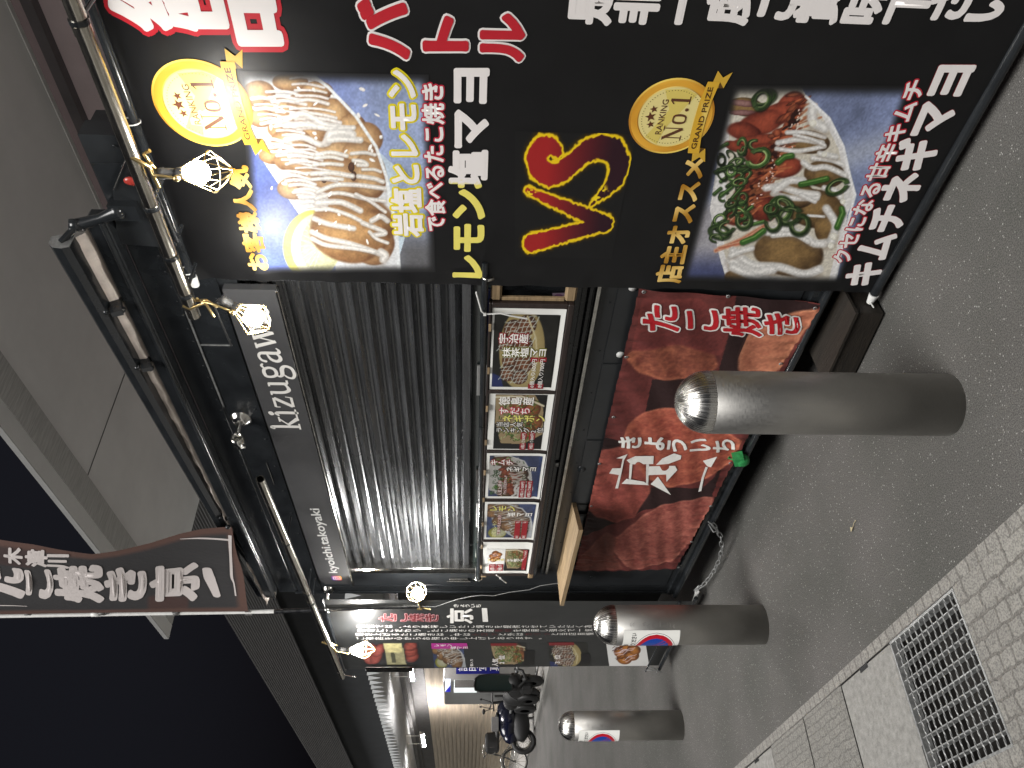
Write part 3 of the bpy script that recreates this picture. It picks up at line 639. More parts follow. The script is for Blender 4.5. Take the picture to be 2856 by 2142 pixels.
def pic_matcha(w, h):
    c = Cv(w, h, (.06, .06, .06)); A = c.as_; m = c.fbm(8)
    c.a[:] = np.array((.10, .10, .09))*(.6+m)[..., None]
    c.poly([(0, 0), (.22*A, 0), (.16*A, .14), (0, .2)], (.12, .16, .34))
    c.ell(.52*A, .46, .56*A, .36, -.05, (.52, .46, .30), (.66, .60, .42), .1, edge=.02)
    for (x, y, r) in ((.80, .30, .15), (.62, .2, .12), (.40, .30, .15), (.22, .27, .14), (.6, .46, .16), (.86, .5, .15), (.36, .5, .16), (.16, .46, .13)):
        X, Y_ = x*A, y
        c.ell(X, Y_, r*1.1, r, .2, (.16, .08, .05), (.42, .25, .15), .3, 18)
        for k in range(4):
            o = (k-1.5)*r*.5
            c.wig((X-r*.9, Y_+o-r*.4), (X+r*.9, Y_+o+r*.4), .01, .0055, (.74, .77, .74), ph=k, a=.85); c.wig((X+o, Y_-r*.9), (X+o+r*.2, Y_+r*.9), .01, .0055, (.72, .75, .72), ph=k*2, a=.85)
    c.line([(.1*A, .66), (.4*A, .72), (.7*A, .66), (.98*A, .5)], .012, (.72, .68, .54))
    return c
def pic_green(w, h):
    c = Cv(w, h, (.07, .07, .075)); A = c.as_
    c.poly([(.12*A, .15), (.5*A, .02), (A, .0), (A, .75), (.75*A, .95), (.3*A, 1), (.1*A, .6)], (.55, .48, .36))
    for (x, y, r) in ((.75, .72, .2), (.5, .8, .18), (.85, .45, .2), (.35, .7, .16)): c.ell(x*A, y, r, r*.9, 0, (.22, .11, .06), (.55, .34, .2), .25)
    for k in range(240):
        x = A*(.18+.74*rng.random()); y = .08+.72*rng.random(); t = rng.random()*3.1; L = .04+.06*rng.random(); g = .5+.8*rng.random()
        if k % 6: c.line([(x, y), (x+L*math.cos(t), y+L*math.sin(t))], .007, np.array((.24, .36, .14))*g)
        else: c.line([(x, y), (x+L*math.cos(t), y+L*math.sin(t))], .006, (.62, .68, .48))
    c.line([(.95*A, .0), (A*.97, .5), (.8*A, .95)], .02, (.75, .72, .62))
    return c
def pic_sauce(w, h):
    c = Cv(w, h, (.86, .86, .85)); A = c.as_
    for (x, y, r) in ((.3, .4, .2), (.55, .35, .2), (.75, .5, .19), (.45, .6, .2), (.66, .68, .18)): c.ell(x*A, y, r, r*.95, 0, (.20, .08, .05), (.74, .48, .2), .2)
    for k in range(22):
        x = A*(.15+.6*rng.random()); y = .2+.4*rng.random(); c.wig((x, y-.1), (x+.12, y+.14), .02, .008, (.86, .78, .80) if k % 2 else (.22, .08, .08), ph=k)
    return c
def pic_stall(w, h):
    c = Cv(w, h, (.16, .17, .18)); A = c.as_
    for i in range(4): c.ell(A*(.35+.3*(i % 2)), .12+.06*i, .28, .1, .1*i, (.28, .10, .10), (.66, .36, .32), .25, 16)
    c.poly([(0, .42), (A, .40), (A, .72), (0, .74)], (.62, .60, .46)); c.poly([(A*.1, .5), (A*.9, .49), (A*.9, .56), (A*.1, .57)], (.30, .30, .24))
    c.poly([(A*.55, .42), (A*.95, .42), (A*.95, .70), (A*.55, .70)], (.80, .76, .55))
    for i in range(3): c.ell(A*(.35+.25*i), .86, .22, .11, .2, (.26, .10, .09), (.58, .30, .26), .25, 16)
    c.a *= (.8+.4*c.fbm(16))[..., None]; return c
# ================================================================== the ground
def flat(name, x0, x1, y0, y1, z, m, kind='structure', nx=1):
    b = MB(); b.add([(x0, y0, z), (x1, y0, z), (x1, y1, z), (x0, y1, z)], [(0, 1, 2, 3)])
    return tag(b.build(name, m), kind=kind)
def rects(name, rs, z, m):
    b = MB()
    for (x0, x1, y0, y1) in rs: b.add([(x0, y0, z), (x1, y0, z), (x1, y1, z), (x0, y1, z)], [(0, 1, 2, 3)])
    return tag(b.build(name, m), kind='structure')
flat('ground', -300, 300, -300, 300, -.20, M['bounce_paving'])
GX0, GX1, GY0, GY1 = -2.72, -2.255, .542, 1.003
flat('road', -70, 40, 1.05, 5.0, 0, M['asphalt'])
rects('sidewalk_edge', [(-70, 40, 1.006, 1.05)], 0.002, M['pave_edge'])
rects('sidewalk_setts', [(GX1, 40, .90, 1.006)], 0.002, M['pave_mid'])
rects('sidewalk', [(GX1, 40, -12, .90), (GX0, GX1, -12, GY0)], 0.002, M['pave_fine'])
rects('sidewalk_slabs', [(-3.64, -3.195, -1, 1.004), (-4.12, -3.65, -1, 1.004), (-70, -4.62, -1, 1.004), (-70, GX0, -12, -1)], 0.002, M['pave_slab'])
flat('sidewalk_bed', -70, GX0-.001, -12, 1.0055, -.006, M['pit'])
flat('concrete_apron', -70, 40, 5.0, 9.0, .03, M['conc'])
b = MB(); b.box(-70, 40, 4.96, 5.0, -.05, .031); tag(b.build('kerb', M['conc']), kind='structure')

def cover(x0, x1, lab):
    b = MB(); b.box(x0, x1, .30, 1.001, -.05, .004, .004)
    t = thing('concrete_cover', lab, 'drain cover', (x0, .6, 0), 'concrete covers along the kerb')
    b.build('slab', M['conc'], t)
    xm = (x0+x1)/2
    b = MB(); b.box(xm-.035, xm+.035, .985, 1.0035, -.03, .0058, .001); b.build('lifting_slot', M['rubber'], t)
    b = MB(); b.box(x1-.0005, x1+.012, .55, .66, -.03, .0035, .001); b.build('lifting_slot', M['rubber'], t)
cover(-3.185, -2.728, 'pale concrete drain cover beside the steel grating')
cover(-4.60, -4.13, 'pale concrete drain cover far from the grating at the picture edge')

# drain grating set in a pit
t = thing('drain_grate', 'galvanised steel drain grating with twisted bars in the stone pavement', 'drain grate', (-2.49, .77, 0))
b = MB()
e = .008
b.box(GX0, GX0+e, GY0, GY1, -.03, .004); b.box(GX1-e, GX1, GY0, GY1, -.03, .004)
b.box(GX0+e, GX1-e, GY0, GY0+e, -.03, .0035); b.box(GX0+e, GX1-e, GY1-e, GY1, -.03, .0035)
b.build('frame', M['iron'], t)
b = MB()
for i in range(1, 10):
    y = GY0+(GY1-GY0)*i/10; b.box(GX0+e, GX1-e, y-.0019, y+.0019, -.026, -.002)
b.build('flat_bars', M['iron'], t)
b = MB()
for i in range(1, 13):
    x = GX0+(GX1-GX0)*i/13
    n = 60; pts = []; v = []; f = []
    for k in range(n+1):
        y = GY0+e+(GY1-GY0-2*e)*k/n; a = k*.42
        for q in range(4):
            v.append((x+.0030*math.cos(a+q*math.pi/2), y, -.001+.0030*math.sin(a+q*math.pi/2)))
        if k < n: f += [(k*4+q, k*4+(q+1) % 4, k*4+4+(q+1) % 4, k*4+4+q) for q in range(4)]
    b.add(v, f)
b.build('twisted_bars', M['iron'], t)
b = MB()
b.add([(GX0, GY0, -.18), (GX1, GY0, -.18), (GX1, GY1, -.18), (GX0, GY1, -.18), (GX0, GY0, -.01), (GX1, GY0, -.01), (GX1, GY1, -.01), (GX0, GY1, -.01)],
      [(0, 1, 2, 3), (0, 4, 5, 1), (1, 5, 6, 2), (2, 6, 7, 3), (3, 7, 4, 0)])
tag(b.build('drain_pit', M['pit']), kind='structure')

# ================================================================== bollards
def bollard(x, y, lab):
    t = thing('bollard', lab, 'bollard', (x, y, 0), 'stainless bollards along the kerb')
    return t
BR_, BH = .0985, .87
def make_bollard():
    t = bollard(0, 0, '')
    r = BR_
    b = MB(); b.lathe([(r*.93, -.02), (r, -.02), (r, BH-r*1.06), (r*.985, BH-r*1.05), (0.0, BH-r*1.05)], (0, 0, 0), 64)
    b.build('post', M['bollard'], t)
    pr = [(r*1.004, BH-r*1.04), (r*1.006, BH-r*1.0)]+[(r*math.cos(a), BH-r+r*math.sin(a)) for a in np.linspace(.04, math.pi/2, 18)]
    b = MB(); b.lathe(pr, (0, 0, 0), 64); b.build('dome_cap', M['dome'], t)
    return t
bo = make_bollard()
spots = []
for (px, py), lab in (((2695, 1130), 'nearest brushed steel bollard with no notice, in front of the red cloth banner'),
                      ((2145, 1742), 'middle brushed steel bollard with a taped notice, in front of the tall black banner'),
                      ((1909, 2022), 'far brushed steel bollard with a taped notice, standing alone on open asphalt')):
    g = atz(px, py); d = Vector((g.x, g.y, 0)).normalized(); c = Vector((g.x, g.y, 0))+d*BR_
    spots.append(c); o = bo if not spots[1:] else copy_tree(bo)
    o.location = c; o['label'] = lab
# taped notices wrap round the posts
class Wrap:
    def __init__(s, c, a0): s.c = c; s.a0 = a0
    def pos(s, x, z, h=0.0):
        r = BR_+.0012+h; a = s.a0+np.asarray(x, float)/BR_
        return np.stack([s.c.x+r*np.cos(a), s.c.y+r*np.sin(a), np.asarray(z, float)+0*a], -1)
def notice(c, z0, z1, lab, sh):
    away = math.atan2(-c.y, -c.x)            # towards the viewer's side of the kerb
    W = Wrap(c, away+sh)
    t = thing('parking_notice', lab, 'notice', (c.x, c.y, z0), 'notices taped to the bollards')
    w = .24; n = 40
    xs = np.linspace(-w, 0, n); A = Art(W)
    for i in range(n-1): A.poly([(xs[i], z0), (xs[i+1], z0), (xs[i+1], z1), (xs[i], z1)], (.93, .93, .91), 0)
    A.build('paper', t, M['paper_print'])
    H = z1-z0; A = Art(W); rr = H*.33; cx, cz = -rr*1.09-.0125, z0+H*.42
    def fine_disc(r, col, h):
        m = 28
        for i in range(m):
            u0, u1 = -1+2*i/m, -1+2*(i+1)/m; s0, s1 = math.sqrt(max(0, 1-u0*u0)), math.sqrt(max(0, 1-u1*u1))
            A.poly([(cx+r*u0, cz-r*s0), (cx+r*u1, cz-r*s1), (cx+r*u1, cz+r*s1), (cx+r*u0, cz+r*s0)], col, h)
    fine_disc(rr*1.09, (.25, .18, .2), .0004); fine_disc(rr*1.07, (.93, .93, .92), .0007); fine_disc(rr, (.72, .07, .16), .001); fine_disc(rr*.76, (.06, .25, .62), .0013)
    m = 14
    for i in range(m):
        u0, u1 = -1+2*i/m, -1+2*(i+1)/m; k = rr*.60; d = rr*.09
        A.poly([(cx+k*u0-d, cz-k*u0-d), (cx+k*u1-d, cz-k*u1-d), (cx+k*u1+d, cz-k*u1+d), (cx+k*u0+d, cz-k*u0+d)], (.72, .07, .16), .0016)
    A.build('no_stopping_mark', t, M['paper_print'])
    A = Art(W); e = .016
    A.cells('てください', [(-.105, z0+H*.865), (-.012, z0+H*.865), (-.012, z0+H*.765), (-.105, z0+H*.765)], (.04, .04, .05), .0008, .03, vert=False)
    A.cells('はお', [(-.150, z0+H*.985), (-.092, z0+H*.985), (-.092, z0+H*.885), (-.150, z0+H*.885)], (.04, .04, .05), .0008, .03, vert=False)
    A.build('lettering', t, M['paper_print'])
    for i in range(9):
        b = MB(); x = .004+.02*random.random(); z = z0+H*random.random(); p = W.pos(np.array([x, x+.01, x+.018]), np.array([z, z+.008*random.random(), z-.012*random.random()]), .0006)
        b.tube([tuple(q) for q in p], .0007, 4); b.build('tape_crease', M['hazard'], t)
notice(spots[1], .452, .735, 'white no-stopping notice taped round the middle bollard beside the tall black banner', -.26)
notice(spots[2], .455, .738, 'white no-stopping notice taped round the far lone bollard', -.30)

# ================================================================== food truck
TY = 2.10
XL, XR = -4.78, -1.46
truck = thing('food_truck', 'black food truck with closed roller shutter and lettered sign board', 'food truck', ((XL+XR)/2, 2.9, 0))
def part(mb, name, m, parent=truck): return mb.build(name, M[m], parent)
SZ0, SZ1, SXL, SXR = 1.435, 2.20, -4.44, -2.03
b = MB()
b.box(XL, XR, TY+.075, 3.75, .30, 2.36); b.box(XL, XR-.02, TY+.075, TY+.16, 2.36, 2.70)                                   # body shell
b.box(XL, SXL, TY, TY+.075, .20, 2.70); b.box(SXR, XR, TY, TY+.075, .20, 2.70)   # jambs
b.box(SXL, SXR, TY, TY+.075, SZ1+.16, 2.70); b.box(SXL, SXR, TY, TY+.075, .20, 1.02)
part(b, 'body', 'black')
b = MB()
b.box(SXL, SXR, TY+.001, TY+.075, 1.02, SZ0-.02)
for (z, d, hh) in ((1.055, .018, .02), (1.10, .03, .028), (1.40, .02, .02)): b.box(SXL-.05, SXR+.08, TY-d, TY, z, z+hh, .004)
for x in (-4.30, -3.72, -3.14, -2.56, -2.06): b.box(x-.016, x+.016, TY-.010, TY, 1.13, 1.40, .003)
part(b, 'serving_panel', 'black_gloss')
b = MB(); b.box(SXL-.03, SXR+.10, TY-.022, TY-.012, 1.032, 1.045); part(b, 'ledge_strip', 'chrome')
# dark window slot under the shutter with a few things on the sill behind the glass
b = MB(); b.box(SXL, SXR, TY+.030, TY+.034, SZ0-.02, SZ0+.09); part(b, 'window', 'glass_dark')
for x0, x1, z1, mm in ((-3.95, -3.70, .055, 'white_plastic'), (-3.52, -3.36, .06, 'wood_old'), (-3.15, -2.92, .05, 'booth'), (-2.75, -2.55, .065, 'booth'), (-2.36, -2.10, .055, 'navy')):
    b = MB(); b.box(x0, x1, TY+.015, TY+.028, SZ0-.018, SZ0-.018+z1, .002); part(b, 'sill_card', mm)
# corrugated shutter
n = 15; pts = []; zt, zb = SZ1+.17, 1.545
for i in range(n):
    h = (zt-zb)/n; z = zt-i*h
    pts += [(.000, z), (.004, z-.10*h), (.020, z-.34*h), (.022, z-.52*h), (.004, z-.86*h)]
pts += [(.0, zb)]
b = MB(); v = []; f = []
for (d, z) in pts: v += [(SXL+.02, TY+.045-d, z), (SXR-.02, TY+.045-d, z)]
for i in range(len(pts)-1): f.append((2*i, 2*i+2, 2*i+3, 2*i+1))
b.add(v, f); sh = part(b, 'shutter', 'shutter')
b = MB(); b.box(SXL+.02, SXR-.02, TY+.010, TY+.050, 1.505, 1.5445, .006); part(b, 'bottom_rail', 'shutter', sh)
b = MB(); b.box(SXR-.02, SXR+.022, TY-.012, TY+.05, SZ0, SZ1+.2, .003); part(b, 'shutter_guide', 'shutter')
b = MB(); b.box(SXL-.045, SXL+.02, TY-.012, TY+.05, SZ0, SZ1+.2, .003); part(b, 'shutter_guide', 'chrome')

# sign board
SY = TY-.035
sg = Sheet(SY)
tl, tr = at(893, 1613, SY), at(614, 812, SY); bl, br_ = at(989, 1629, SY), at(757, 809, SY)
zt_, zb_ = (tl.z+tr.z)/2, (bl.z+br_.z)/2; xl_, xr_ = bl.x, br_.x
ch = .03
b = MB(); b.prism([(xl_, SY, zb_), (xr_, SY, zb_), (xr_, SY, zt_-.002), (xr_-.02, SY, zt_), (xl_+ch*2, SY, zt_), (xl_, SY, zt_-ch)], (0, .03, 0))
sb = part(b, 'sign_board', 'sign')
b = MB(); b.box(xl_-.004, xr_+.004, SY-.012, SY+.02, zb_-.012, zb_-.0005, .003); part(b, 'trim', 'chrome', sb)
# serif lettering, stroke by stroke: x 0..1 per letter, y 0 base, 1 x-height
SER = {
 'k': (.72, [([(.16, 0), (.16, 1.40), (.02, 1.34)], [.17, .17, .08]), ([(.0, .03), (.34, .03)], .07), ([(.20, .48), (.62, .96)], .07), ([(.46, .97), (.74, .97)], .07), ([(.30, .55), (.64, .03)], [.12, .19]), ([(.52, .03), (.82, .03)], .07)]),
 'i': (.42, [([(.2, 0), (.2, .96), (.05, .94)], [.17, .17, .08]), ([(.02, .03), (.38, .03)], .07), ([(.14, 1.26), (.20, 1.30)], .19)]),
 'z': (.66, [([(.06, .93), (.56, .93)], .10), ([(.07, .93), (.05, .70)], [.07, .04]), ([(.55, .92), (.08, .07)], .16), ([(.06, .06), (.58, .06)], .10), ([(.57, .06), (.62, .34)], [.07, .04])]),
 'u': (.78, [([(.14, .96), (.14, .34), (.26, .06), (.46, .10), (.58, .24)], [.16, .16, .15, .10, .06]), ([(.60, .97), (.60, .04)], .16), ([(.60, .04), (.78, .05)], .08), ([(.0, .95), (.2, .95)], .07), ([(.46, .95), (.64, .95)], .07)]),
 'g': (.74, [([(.34, 1.0), (.16, .94), (.12, .70), (.20, .47), (.36, .42), (.52, .50), (.58, .72), (.50, .94), (.34, 1.0)], .13), ([(.54, .92), (.68, 1.02), (.76, .96)], [.06, .10, .08]), ([(.22, .46), (.14, .30), (.24, .16), (.54, .10), (.66, -.08), (.56, -.34), (.28, -.42), (.08, -.32), (.08, -.12), (.24, .10)], [.06, .10, .15, .16, .14, .12, .12, .12, .10, .06])]),
 'a': (.66, [([(.10, .76), (.16, .92), (.34, 1.0), (.48, .90), (.50, .66), (.50, .10), (.62, .02), (.72, .10)], [.13, .10, .09, .13, .16, .16, .10, .05]), ([(.48, .62), (.20, .48), (.10, .24), (.18, .06), (.34, .05), (.48, .20)], [.06, .12, .15, .15, .11, .06])]),
 'w': (1.02, [([(.10, .96), (.32, .04)], [.17, .14]), ([(.32, .04), (.54, .94)], .06), ([(.48, .96), (.72, .04)], [.17, .14]), ([(.72, .04), (.94, .96)], .06), ([(.0, .97), (.26, .97)], .07), ([(.40, .97), (.62, .97)], .07), ([(.82, .97), (1.04, .97)], .07)]),
 'N': (.98, [([(.16, .03), (.16, 1.5)], .07), ([(.12, 1.5), (.78, .02)], .20), ([(.80, .02), (.80, 1.5)], .07), ([(.0, .03), (.32, .03)], .06), ([(.0, 1.5), (.2, 1.5)], .06), ([(.64, 1.5), (.96, 1.5)], .06)]),
 'o': (.72, [([(.34, 1.0), (.14, .90), (.08, .5), (.14, .1), (.34, .0), (.54, .1), (.60, .5), (.54, .9), (.34, 1.0)], [.08, .13, .17, .13, .08, .13, .17, .13, .08])]),
 '.': (.32, [([(.14, .10), (.15, .10)], .22)]),
 '1': (.62, [([(.32, .03), (.32, 1.5)], .19), ([(.32, 1.46), (.06, 1.22)], [.12, .05]), ([(.08, .03), (.58, .03)], .07)]),
}
def serif(A, text, base0, base1, up, col, h=.002, skew=0.0, sp=.08, bold=1.0):
    w = sum(SER[c][0]+sp for c in text); b0, b1, u = np.array(base0), np.array(base1), np.array(up)
    ex = (b1-b0)/w; x0 = 0; sc = np.linalg.norm(u)
    for c in text:
        for pts, ws in SER[c][1]:
            P = [b0+ex*(x0+p[0]+skew*p[1])+u*p[1] for p in pts]; bw = bold
            A.k += 1
            A.ribbon(P, np.array(ws)*sc*bw if np.ndim(ws) else ws*sc*bw, col, h+.00004*(A.k % 12), cap=(c in 'ogai.'), sub=6 if len(pts) > 2 else 1)
        x0 += SER[c][0]+sp
A = Art(sg)
b0, b1 = sg.q((835, 1197), (751, 858)); u0 = sg.q((774, 1187))[0]
zb0 = (b0[1]+b1[1])/2
serif(A, 'kizugawa', (b0[0], zb0), (b1[0], zb0), (0, (u0[1]-b0[1])*.93), (.86, .85, .83), .0015, 0.0, .06, 1.32)
A.build('lettering', sb)
A = Art(sg)
q = sg.q((884, 1600), (868, 1420), (892, 1420), (936, 1600))
za, zc = sg.q((913, 1600))[0][1], sg.q((940, 1600))[0][1]
x0_, x1_ = sg.q((930, 1597))[0][0], sg.q((880, 1418))[0][0]
v0 = sg.q((906, 1503)); 
zh = sg.q((893, 1418), (868, 1424))
A.fit('kyoichi.takoyaki', [(x0_, zh[1][1]+.006), (x1_, zh[1][1]+.006), (x1_, zh[1][1]-.058), (x0_, zh[1][1]-.058)], (.80, .80, .79), .0015, .018)
A.build('lettering', sb)
A = Art(sg)
lx, lz, ls = sg.q((942, 1612))[0][0], zh[1][1]-.029, .030
def rr_poly(cx, cz, hw, r, n=6):
    o = []
    for (sx, sz, a) in ((1, 1, 0), (-1, 1, 90), (-1, -1, 180), (1, -1, 270)):
        for k in range(n+1): t = R(a+90*k/n); o.append((cx+sx*(hw-r)+r*math.cos(t), cz+sz*(hw-r)+r*math.sin(t)))
    return o
def insta(x, z):
    u, v = (x-lx)/ls, (z-lz)/ls; t = min(1, max(0, (v-u*.3+1)/2)); a, b_, c = np.array((.98, .70, .25)), np.array((.84, .16, .42)), np.array((.30, .20, .66))
    return tuple(a*(1-2*t)+b_*2*t) if t < .5 else tuple(b_*(2-2*t)+c*(2*t-1))
for i in range(12):
    a0, a1 = -1+i/6, -1+(i+1)/6; hw = ls
    f0 = math.sqrt(max(0, 1-max(0, abs(a0)-.6)**2/.16)); f1 = math.sqrt(max(0, 1-max(0, abs(a1)-.6)**2/.16))
    w0, w1 = hw*(.6+.4*f0), hw*(.6+.4*f1)
    for j in range(8):
        g0, g1 = -1+j/4, -1+(j+1)/4
        A.poly([(lx+w0*g0, lz+hw*a0), (lx+w0*g1, lz+hw*a0), (lx+w1*g1, lz+hw*a1), (lx+w1*g0, lz+hw*a1)], insta, .0012)
p = rr_poly(lx, lz, ls*.66, ls*.28); A.ribbon(p+[p[0]], ls*.15, (.93, .90, .92), .0016, False, 1)
p = [(lx+ls*.32*math.cos(k*.2618), lz+ls*.32*math.sin(k*.2618)) for k in range(25)]; A.ribbon(p, ls*.15, (.93, .90, .92), .0016, False, 1)
A.disc((lx+ls*.37, lz+ls*.37), ls*.08, ls*.08, (.93, .9, .92), .0016, 10)
A.build('camera_emblem', sb)

# header panels with seams and rivets
b = MB(); b.box(XL+.01, XR-.01, TY-.006, TY-.0005, 2.43, 2.577, .002); part(b, 'header_panel', 'black_gloss')
b = MB(); b.box(XL+.01, XR-.10, TY-.004, TY-.0005, 2.592, 2.695, .002); part(b, 'header_panel', 'black_gloss')
b = MB()
RV = []
for x in np.arange(XL+.06, XR, .075): RV.append((x, TY-.005, 2.602))
for x in np.arange(XL+.10, XR, .23): RV.append((x, TY-.007, 2.452))
for z in np.arange(.62, 2.4, .09): RV.append((XL+.075, TY-.001, z))
for x in np.arange(XL+.12, XR, .28): RV.append((x, TY-.001, .985))
for z in (2.47, 2.505, 2.54): RV.append((-2.42, TY-.007, z))
b = MB(); b.sphere((0, 0, 0), .0048, 8, (1, .6, 1)); rv0 = part(b, 'rivet', 'black_gloss')
for i, p in enumerate(RV):
    o = rv0 if i == 0 else rv0.copy()
    if i: COL.objects.link(o)
    o.location = p
b = MB(); g0, g1, g2 = at(511, 868, TY-.008), at(556, 962, TY-.008), at(624, 1134, TY-.008); gz = (g1.z+g2.z)/2
b.box(g2.x, g0.x, TY-.011, TY-.0062, gz-.003, gz+.003); part(b, 'seam_strip', 'iron')
b = MB(); gb = at(648, 963, TY-.008).z; b.box(g1.x-.002, g1.x+.002, TY-.0105, TY-.0062, gb, gz-.003); part(b, 'seam_strip', 'iron')
h0, h1 = at(742, 1290, TY-.008), at(764, 1350, TY-.008); b = MB(); b.tube([h0, h1], .002, 5); part(b, 'seam_strip', 'chrome')
b = MB(); b.box(XL, XL+.022, TY-.012, TY, .20, 2.60, .004); b.box(XL+.10, XL+.105, TY-.003, TY, .3, 2.40); part(b, 'corner_trim', 'black_gloss')
# lower panels
for x0, x1 in ((-4.66, -4.18), (-4.165, -3.66), (-3.645, -3.06), (-3.045, -2.50), (-2.485, XR-.03)):
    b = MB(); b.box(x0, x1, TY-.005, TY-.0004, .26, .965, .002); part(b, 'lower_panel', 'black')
b = MB(); b.tube([(XL, TY-.03, .185), (XR, TY-.03, .185)], .016, 12); b.box(XL, XR, TY-.02, TY+.02, .19, .235, .004); part(b, 'sill_rail', 'black_gloss')
for (px, py) in ((1558, 1292), (1765, 798), (1730, 985)):
    b = MB(); p = at(px, py, TY); b.lathe([(0, -.004), (.017, -.004), (.017, 0), (0, 0)], (p.x, TY-.006, p.z), 20, (0, 1, 0)); part(b, 'hole_plug', 'white_plastic')
b = MB()
p = at(1622, 1307, TY); b.sphere((p.x, TY-.001, p.z), .022, 14, (1.3, .5, 1)); part(b, 'dent_knob', 'black_gloss')
# barrel bolt, pipe rail with hooks
b = MB(); p = at(1280, 1613, TY); b.box(p.x-.012, p.x+.012, TY-.012, TY, p.z-.055, p.z+.06, .003); b.tube([(p.x, TY-.02, p.z-.07), (p.x, TY-.02, p.z+.075)], .006, 8); b.box(p.x-.016, p.x+.016, TY-.014, TY, p.z-.10, p.z-.085, .003)
part(b, 'barrel_bolt', 'chrome')
PY = TY-.075
p0, p1 = at(1353, 760, PY), at(1345, 1618, PY)
b = MB(); b.tube([(p0.x+.05, PY, p0.z), (p1.x, PY, p0.z-.012)], .0125, 14)
for fx in (.37, .72): xx = p0.x+(p1.x-p0.x)*fx; b.tube([(xx-.008, PY, p0.z-.012*fx), (xx+.008, PY, p0.z-.012*fx)], .0145, 14)
part(b, 'pipe_rail', 'black_gloss')
for xx in (p0.x-.02, p1.x+.03):
    b = MB(); b.tube([(xx, TY, p0.z+.004), (xx, PY-.014, p0.z+.004), (xx, PY-.017, p0.z-.012), (xx, PY-.012, p0.z-.027), (xx, TY, p0.z-.03)], .006, 8); part(b, 'rail_hook', 'chrome')
# socket fitting on the header
p = at(672, 1165, TY)
b = MB(); b.lathe([(.0, -.02), (.03, -.02), (.034, -.014), (.046, -.004), (.048, 0)], (p.x, TY-.006, p.z), 28, (0, 1, 0))
b.tube([(p.x, TY-.02, p.z), (p.x-.012, TY-.075, p.z+.002)], .012, 12)
rc = Vector((p.x-.045, TY-.095, p.z+.004))
b.lathe([(.019, -.03), (.026, -.03), (.026, .03), (.019, .03), (.019, -.03)], rc, 26, (1, 0, 0))
b.tube([rc+Vector((0, -.02, -.02)), rc+Vector((0, -.034, -.034))], .006, 8)
part(b, 'pipe_socket', 'chrome')
# stickers right of the menu rack
ST = Sheet(TY-.004)
A = Art(ST); a4 = ST.q((1541, 834), (1541, 817), (1575, 816), (1574, 834)); A.poly(a4, (.72, .62, .70), .001); A.disc(ST.q((1558, 824))[0], .010, .014, (.60, .42, .58), .0016, 20)
A.build('pink_sticker', truck)
A = Art(ST); c = ST.q((1562, 847))[0]; A.disc(c, .017, .020, (.02, .42, .30), .001, 26)
for dx, dz in ((-.006, .006), (.006, .006)): A.disc((c[0]+dx, c[1]+dz), .002, .003, (.01, .12, .09), .0015, 8)
A.ribbon([(c[0]-.009, c[1]-.004), (c[0], c[1]-.011), (c[0]+.009, c[1]-.004)], .002, (.01, .12, .09), .0015)
A.build('green_sticker', truck)
b = MB(); b.box(XL-.40, XL-.001, TY+.02, 3.5, .24, 1.97, .02); part(b, 'gap_darkener', 'black_matt')  # added black box that keeps the gap beside the truck dark
# underside
b = MB(); b.box(XL+.05, XR-.05, TY+.3, 3.6, .22, .31); b.build('chassis', M['black_matt'], truck)
for x in (-4.1, -1.9):
    w = MB(); w.lathe([(.10, -.08), (.26, -.08), (.29, -.05), (.29, .05), (.26, .08), (.10, .08)], (x, 2.75, .29), 28, (0, 1, 0)); w.build('wheel', M['rubber'], truck)
for x in (XL+.18, -3.1, XR-.2):
    b = MB(); b.box(x-.03, x+.03, 2.45, 2.51, 0, .25); b.build('support_leg', M['black_matt'], truck)

# ---- awning on the header
aw_p = MB(); XC = at(345, 612, TY-.05).x; aw_p.box(XL+.05, XC, TY-.065, TY+.01, 2.700, 2.772, .012)
aw_p.tube([(XL+.04, TY-.062, 2.712), (XC-.004, TY-.062, 2.712)], .010, 10)
aw = part(aw_p, 'awning_case', 'black_gloss')
fr, fl = Vector((-1.80, TY-.105, 2.845)), Vector((-4.86, TY+.03, 2.83))
b = MB()
d = (fl-fr).normalized(); nrm = Vector((-d.y, d.x, 0)).normalized()
prof = [(-.028, -.036), (.022, -.034), (.030, -.010), (.026, .020), (.010, .036), (-.020, .038), (-.030, .012)]
v = []
for c in (fr, fl): v += [c+nrm*p[0]+Vector((0, 0, p[1])) for p in prof]
k = len(prof); b.add(v, [tuple(range(k))[::-1], tuple(range(k, 2*k))]+[(i, (i+1) % k, k+(i+1) % k, k+i) for i in range(k)])
part(b, 'front_bar', 'black_gloss', aw)
b = MB(); b.prism([fr+nrm*p[0]*.98-d*.001+Vector((0, 0, p[1]*.98)) for p in prof], d*-.004); part(b, 'end_cap', 'iron', aw)
b = MB(); v = []; f = []; n = 90
for i in range(n+1):
    t = i/n; c = fr.lerp(fl, t); w1 = .012*math.sin(i*1.7)+.010*math.sin(i*.63+1); w2 = .010*math.sin(i*1.1+2)
    yb = TY-.045
    v += [(c.x, c.y+.02, c.z-.020), (c.x+.01*w1, c.y*.55+yb*.45, c.z-.045+w1*.6), (c.x, yb-.012, 2.781+w2*.5), (c.x, yb+.05, 2.775)]
for i in range(n): f += [(i*4+q, i*4+q+1, i*4+5+q, i*4+4+q) for q in range(3)]
b.add(v, f, True); part(b, 'fabric', 'canvas', aw)
